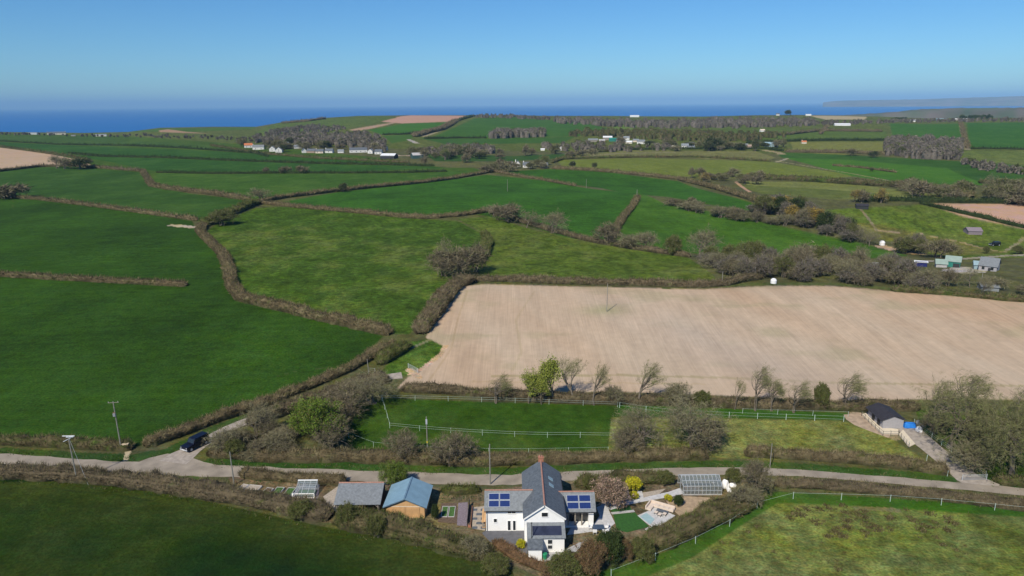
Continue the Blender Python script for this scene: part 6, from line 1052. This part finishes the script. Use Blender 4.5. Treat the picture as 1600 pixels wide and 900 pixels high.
B('house', 'white house with an orange tiled roof', 'house', 387, 231, 12, 8, 4.2, 3.2, W, M['orange'], .1, 0, 2); B('house', 'white house with blue grey roof beside the orange roofed one', 'house', 403, 234, 17, 8, 4.2, 3.2, W, M['slate2'], -.2, 1, 2); B('house', 'left hand white gabled house of the joined pair', 'house', 425, 237, 9, 9, 4.4, 3.4, W, M['slate2'], .1, 0, 1, gable_front=True); B('house', 'right hand white gabled house of the joined pair', 'house', 435, 239, 10, 10, 4.4, 3.8, W, M['slate2'], .1, 0, 1, gable_front=True)
B('house', 'grey roofed house set back behind the gabled pair', 'house', 443, 229, 14, 8, 4, 3, M['pinkwall'], M['slate2']); B('house', 'long low grey roofed house in the trees', 'house', 468, 232, 20, 8, 3, 2.4, W, GR, .1); B('house', 'small white gabled cottage with dark wing', 'house', 474, 239, 6, 8, 3.2, 3.2, W, SL, 0, 0, 0, gable_front=True); B('house', 'grey cottage right of the small white gable', 'house', 486, 239, 13, 7, 2.8, 3, M['pinkwall'], SL, 0, 1); B('house', 'brown walled cottage with dark roof in the middle of the row', 'house', 499, 239.5, 12, 7, 2.8, 2.8, M['cushion'], SL, .1, 1, 2); B('house', 'dark roofed cottage at the right of the row', 'house', 514, 239, 12, 7, 2.8, 3.2, W, SL, -.1, 1, 1); B('house', 'half hidden grey cottage between the row and the long white terrace', 'house', 532, 239, 9, 6, 2.4, 2.4, W, GR)
B('house', 'long white terrace with slate roof in the village', 'house', 559, 238.5, 27, 9, 4.0, 3.0, W, SL, .05, 0, 4); B('house', 'white gabled house right of the long terrace', 'house', 579, 240, 8, 8, 3.6, 2.8, W, M['slate2'], 0, 0, 1, gable_front=True); B('house', 'white house left of the black barn', 'house', 591, 241, 11, 8, 3.6, 3, W, SL, -.2, 0, 2); B('house', 'white house with chimney behind the black barn', 'house', 599, 235, 10, 8, 4, 2.6, W, SL, 0, 1, 1)
B('barn', 'black barn with a pale curved roof', 'barn', 607, 248.5, 23, 14, 4.2, 2.6, M['dark'], M['whitesheet'], -.35); B('barn', 'grey green barn with open yard beside it', 'barn', 651, 248, 17, 13, 4.6, 2.8, M['greenboard'], M['concrete'], .3)
B('cottage', 'white gabled cottage at the left of the cottage group', 'cottage', 800, 261, 8, 8, 3.0, 3.4, W, SL, 0, 0, 1, gable_front=True); B('cottage', 'white gabled cottage, second in the cottage group', 'cottage', 809, 260.5, 8, 8, 3.2, 3.2, W, SL, 0, 1, 1, gable_front=True); B('cottage', 'dark roofed white cottage with a tall chimney', 'cottage', 824, 262, 13, 7, 2.8, 3.2, W, SL, -.1, 1, 2); B('cottage', 'dark roofed brown cottage at the right of the group', 'cottage', 850, 262.5, 12, 7, 2.6, 3, M['pinkwall'], SL, .05, 0, 2)
B('house', 'white bungalow with pale roof between belts of trees', 'house', 873, 235, 12, 8, 3.0, 1.8, W, M['whitesheet'], 0, 0, 3); B('house', 'small white house just left of the bungalow', 'house', 864, 235, 6, 7, 3.2, 2.4, W, GR); B('shed', 'little white shed in front of the bare trees', 'shed', 848, 235.5, 6, 5, 2.0, 1.2, W, M['whitesheet'])
B('barn', 'grey farm barn at the left of the farm', 'barn', 927, 222, 15, 12, 3.4, 2.2, M['post'], GR); B('barn', 'pale roofed farm barn in the middle of the farm', 'barn', 950, 219, 14, 14, 4.2, 2.6, M['post'], M['whitesheet']); B('barn', 'teal green farm barn', 'barn', 959, 221, 13, 12, 3.4, 2.2, M['teal'], M['teal']); B('barn', 'low beige barn in front of the pale roofed barn', 'barn', 941, 222, 9, 9, 2.6, 1.8, M['pinkwall'], M['concrete'])
B('house', 'grey farmhouse right of the teal barn', 'house', 970, 223.5, 13, 8, 3.4, 3, M['pinkwall'], GR, 0, 0, 2); B('house', 'grey roofed house behind the cream bungalow', 'house', 979, 219, 9, 8, 4, 2.6, W, GR); B('house', 'cream bungalow in front of the grey roofed house', 'house', 983.5, 224.5, 10, 8, 2.6, 2, K_, M['whitesheet'], -.1); B('house', 'square white house at the right of the farm', 'house', 1002, 225, 12, 9, 4.0, 2.6, W, M['slate2'], 0, 0, 3); B('shed', 'tiny white shed right of the square white house', 'shed', 1013, 225, 4, 5, 2.4, 1.6, W, GR); B('barn', 'pale shed left of the square white house', 'barn', 994, 222, 9, 8, 3, 2, M['cushion'], GR)
B('house', 'long cream bungalow below the bare trees', 'house', 1050, 232.5, 12, 8, 3, 1.4, K_, K_); B('house', 'white and grey house in the right hand village', 'house', 1071, 231, 11, 8, 3.4, 2.8, W, GR, .1, 0, 2); B('house', 'white house with a black roof in the right hand village', 'house', 1081, 229.5, 9, 8, 4, 3, W, SL, -.1, 0, 1); B('house', 'grey house at the right end of the group by the evergreens', 'house', 1080, 232.5, 12, 6, 2.2, 1.8, M['slate2'], M['slate2'])
B('house', 'long white bungalow right of the big evergreens', 'house', 1144, 232, 19, 9, 3.2, 1.8, W, M['whitesheet'], 0, 0, 3); B('house', 'brown house with dark roof beside the white bungalow', 'house', 1163, 231.5, 13, 9, 3.2, 3.2, M['pinkwall'], M['slate2'], .1, 1, 2); B('house', 'small brown house between bungalow and conifer', 'house', 1172, 232, 7, 7, 3, 2.4, M['pinkwall'], M['pinkwall'])
B('barn', 'silver grey barn with a dark open end', 'barn', 1207, 229.5, 20, 13, 4.0, 2.6, M['paleblue'], M['paleblue'], -.3, door=(.8, 4, 4)); B('house', 'tiny cream house with a red roof in the far pasture', 'house', 1257, 224.5, 7, 6, 2.6, 1.8, K_, M['orange'], 0, 1); B('house', 'tiny white house with pink roof on the far slope', 'house', 1192, 206, 7, 8, 3, 2, W, M['cushion'])
B('greenhouse', 'long white glasshouse roof in the far fields', 'greenhouse', 1318, 196.5, 23, 16, 3, 2, M['whitesheet'], M['whitesheet']); B('house', 'white house with chimneys beside the dark pines', 'house', 1423, 190.5, 15, 9, 3.4, 2.2, W, GR, 0, 2, 3); B('barn', 'pale blue grey barn on the right hand crest', 'barn', 1472, 188.5, 13, 12, 3.4, 2.4, GR, M['paleblue']); B('barn', 'long bright white barn on the right hand crest', 'barn', 1503, 188.5, 17, 14, 3.6, 2.2, M['post'], M['whitesheet'])
B('barn', 'long white shed on the skyline in the middle', 'barn', 992, 183, 14, 18, 4, 2, M['whitesheet'], M['whitesheet']); B('house', 'tiny white house on the skyline beside a dark tree', 'house', 1216, 180.5, 5, 9, 4, 3, W, SL); B('barn', 'small white shed on the skyline left of the tan field', 'barn', 1264, 181, 8, 12, 3, 2, W, M['whitesheet'])
B('field_shelter', 'dark roofed field shelter on a patch of bare soil', 'field shelter', 1349, 327, 17, 5, 2.3, 1.0, M['dark'], M['blackroof']); B('shed', 'grey shed in the horse pasture at the right', 'shed', 1525, 367, 20, 7, 2.0, 1.6, M['purple'], M['purple'], .2)
B('barn', 'teal barn with a pale green roof by the bungalow', 'barn', 1497, 418, 20, 8, 3.2, 1.6, M['teal'], M['palesheet'], -.25, door=(.5, 2.5, 2.6)); B('barn', 'low pale lean-to joined to the teal barn', 'barn', 1476, 418, 15, 6, 2.0, 1.4, M['concrete'], M['palesheet'], -.1)
B('container', 'dark blue shipping container with pale roof', 'container', 1441, 417, 17, 3.2, 2.5, .15, M['navysheet'], M['whitesheet'], -.1); B('polytunnel', 'pale blue grey polytunnel behind the valley thicket', 'polytunnel', 1397, 418, 24, 5, 1.2, 1.4, M['silver'], M['silver'], .05); B('polytunnel', 'second polytunnel left of the blue container', 'polytunnel', 1375, 419, 14, 5, 1.0, 1.2, M['silver'], M['silver'])
B('bungalow', 'grey gabled bungalow at the right edge', 'bungalow', 1556, 424, 24, 9, 2.6, 2.8, M['greyboard'], M['slate2'], -.35, 0, 2, door=(.2, 1, 2.1)); B('conservatory', 'pale blue roofed conservatory joined to the gabled bungalow', 'conservatory', 1535, 421, 15, 5, 2.2, 1.2, M['paleblue'], M['paleblue'], -.1); B('shed', 'low grey roof below the gabled bungalow', 'shed', 1550, 455, 24, 5, 1.6, 1.0, GR, M['slate2'], .1)
def white_tank(px, py, rad, label):
    p = G(px, py); r = simple('water_tank', label, 'tank', p, 'white round tanks'); sub(r, lambda m: [m.tube((0, 0, 0), (0, 0, rad*1.1), rad, rad*1.02, 20), m.tube((0, 0, rad*1.1), (0, 0, rad*1.6), rad*1.02, rad*.62, 20)], 'body', M['chairwhite']); sub(r, lambda m: m.tube((0, 0, rad*1.6), (0, 0, rad*1.72), rad*.3, rad*.28, 14), 'lid', M['chairwhite'])
white_tank(1208.5, 442.5, 1.1, 'white round tank at the far edge of the ploughed field'); white_tank(1378, 383, 1.5, 'white round tank beside the bare soil above the valley')
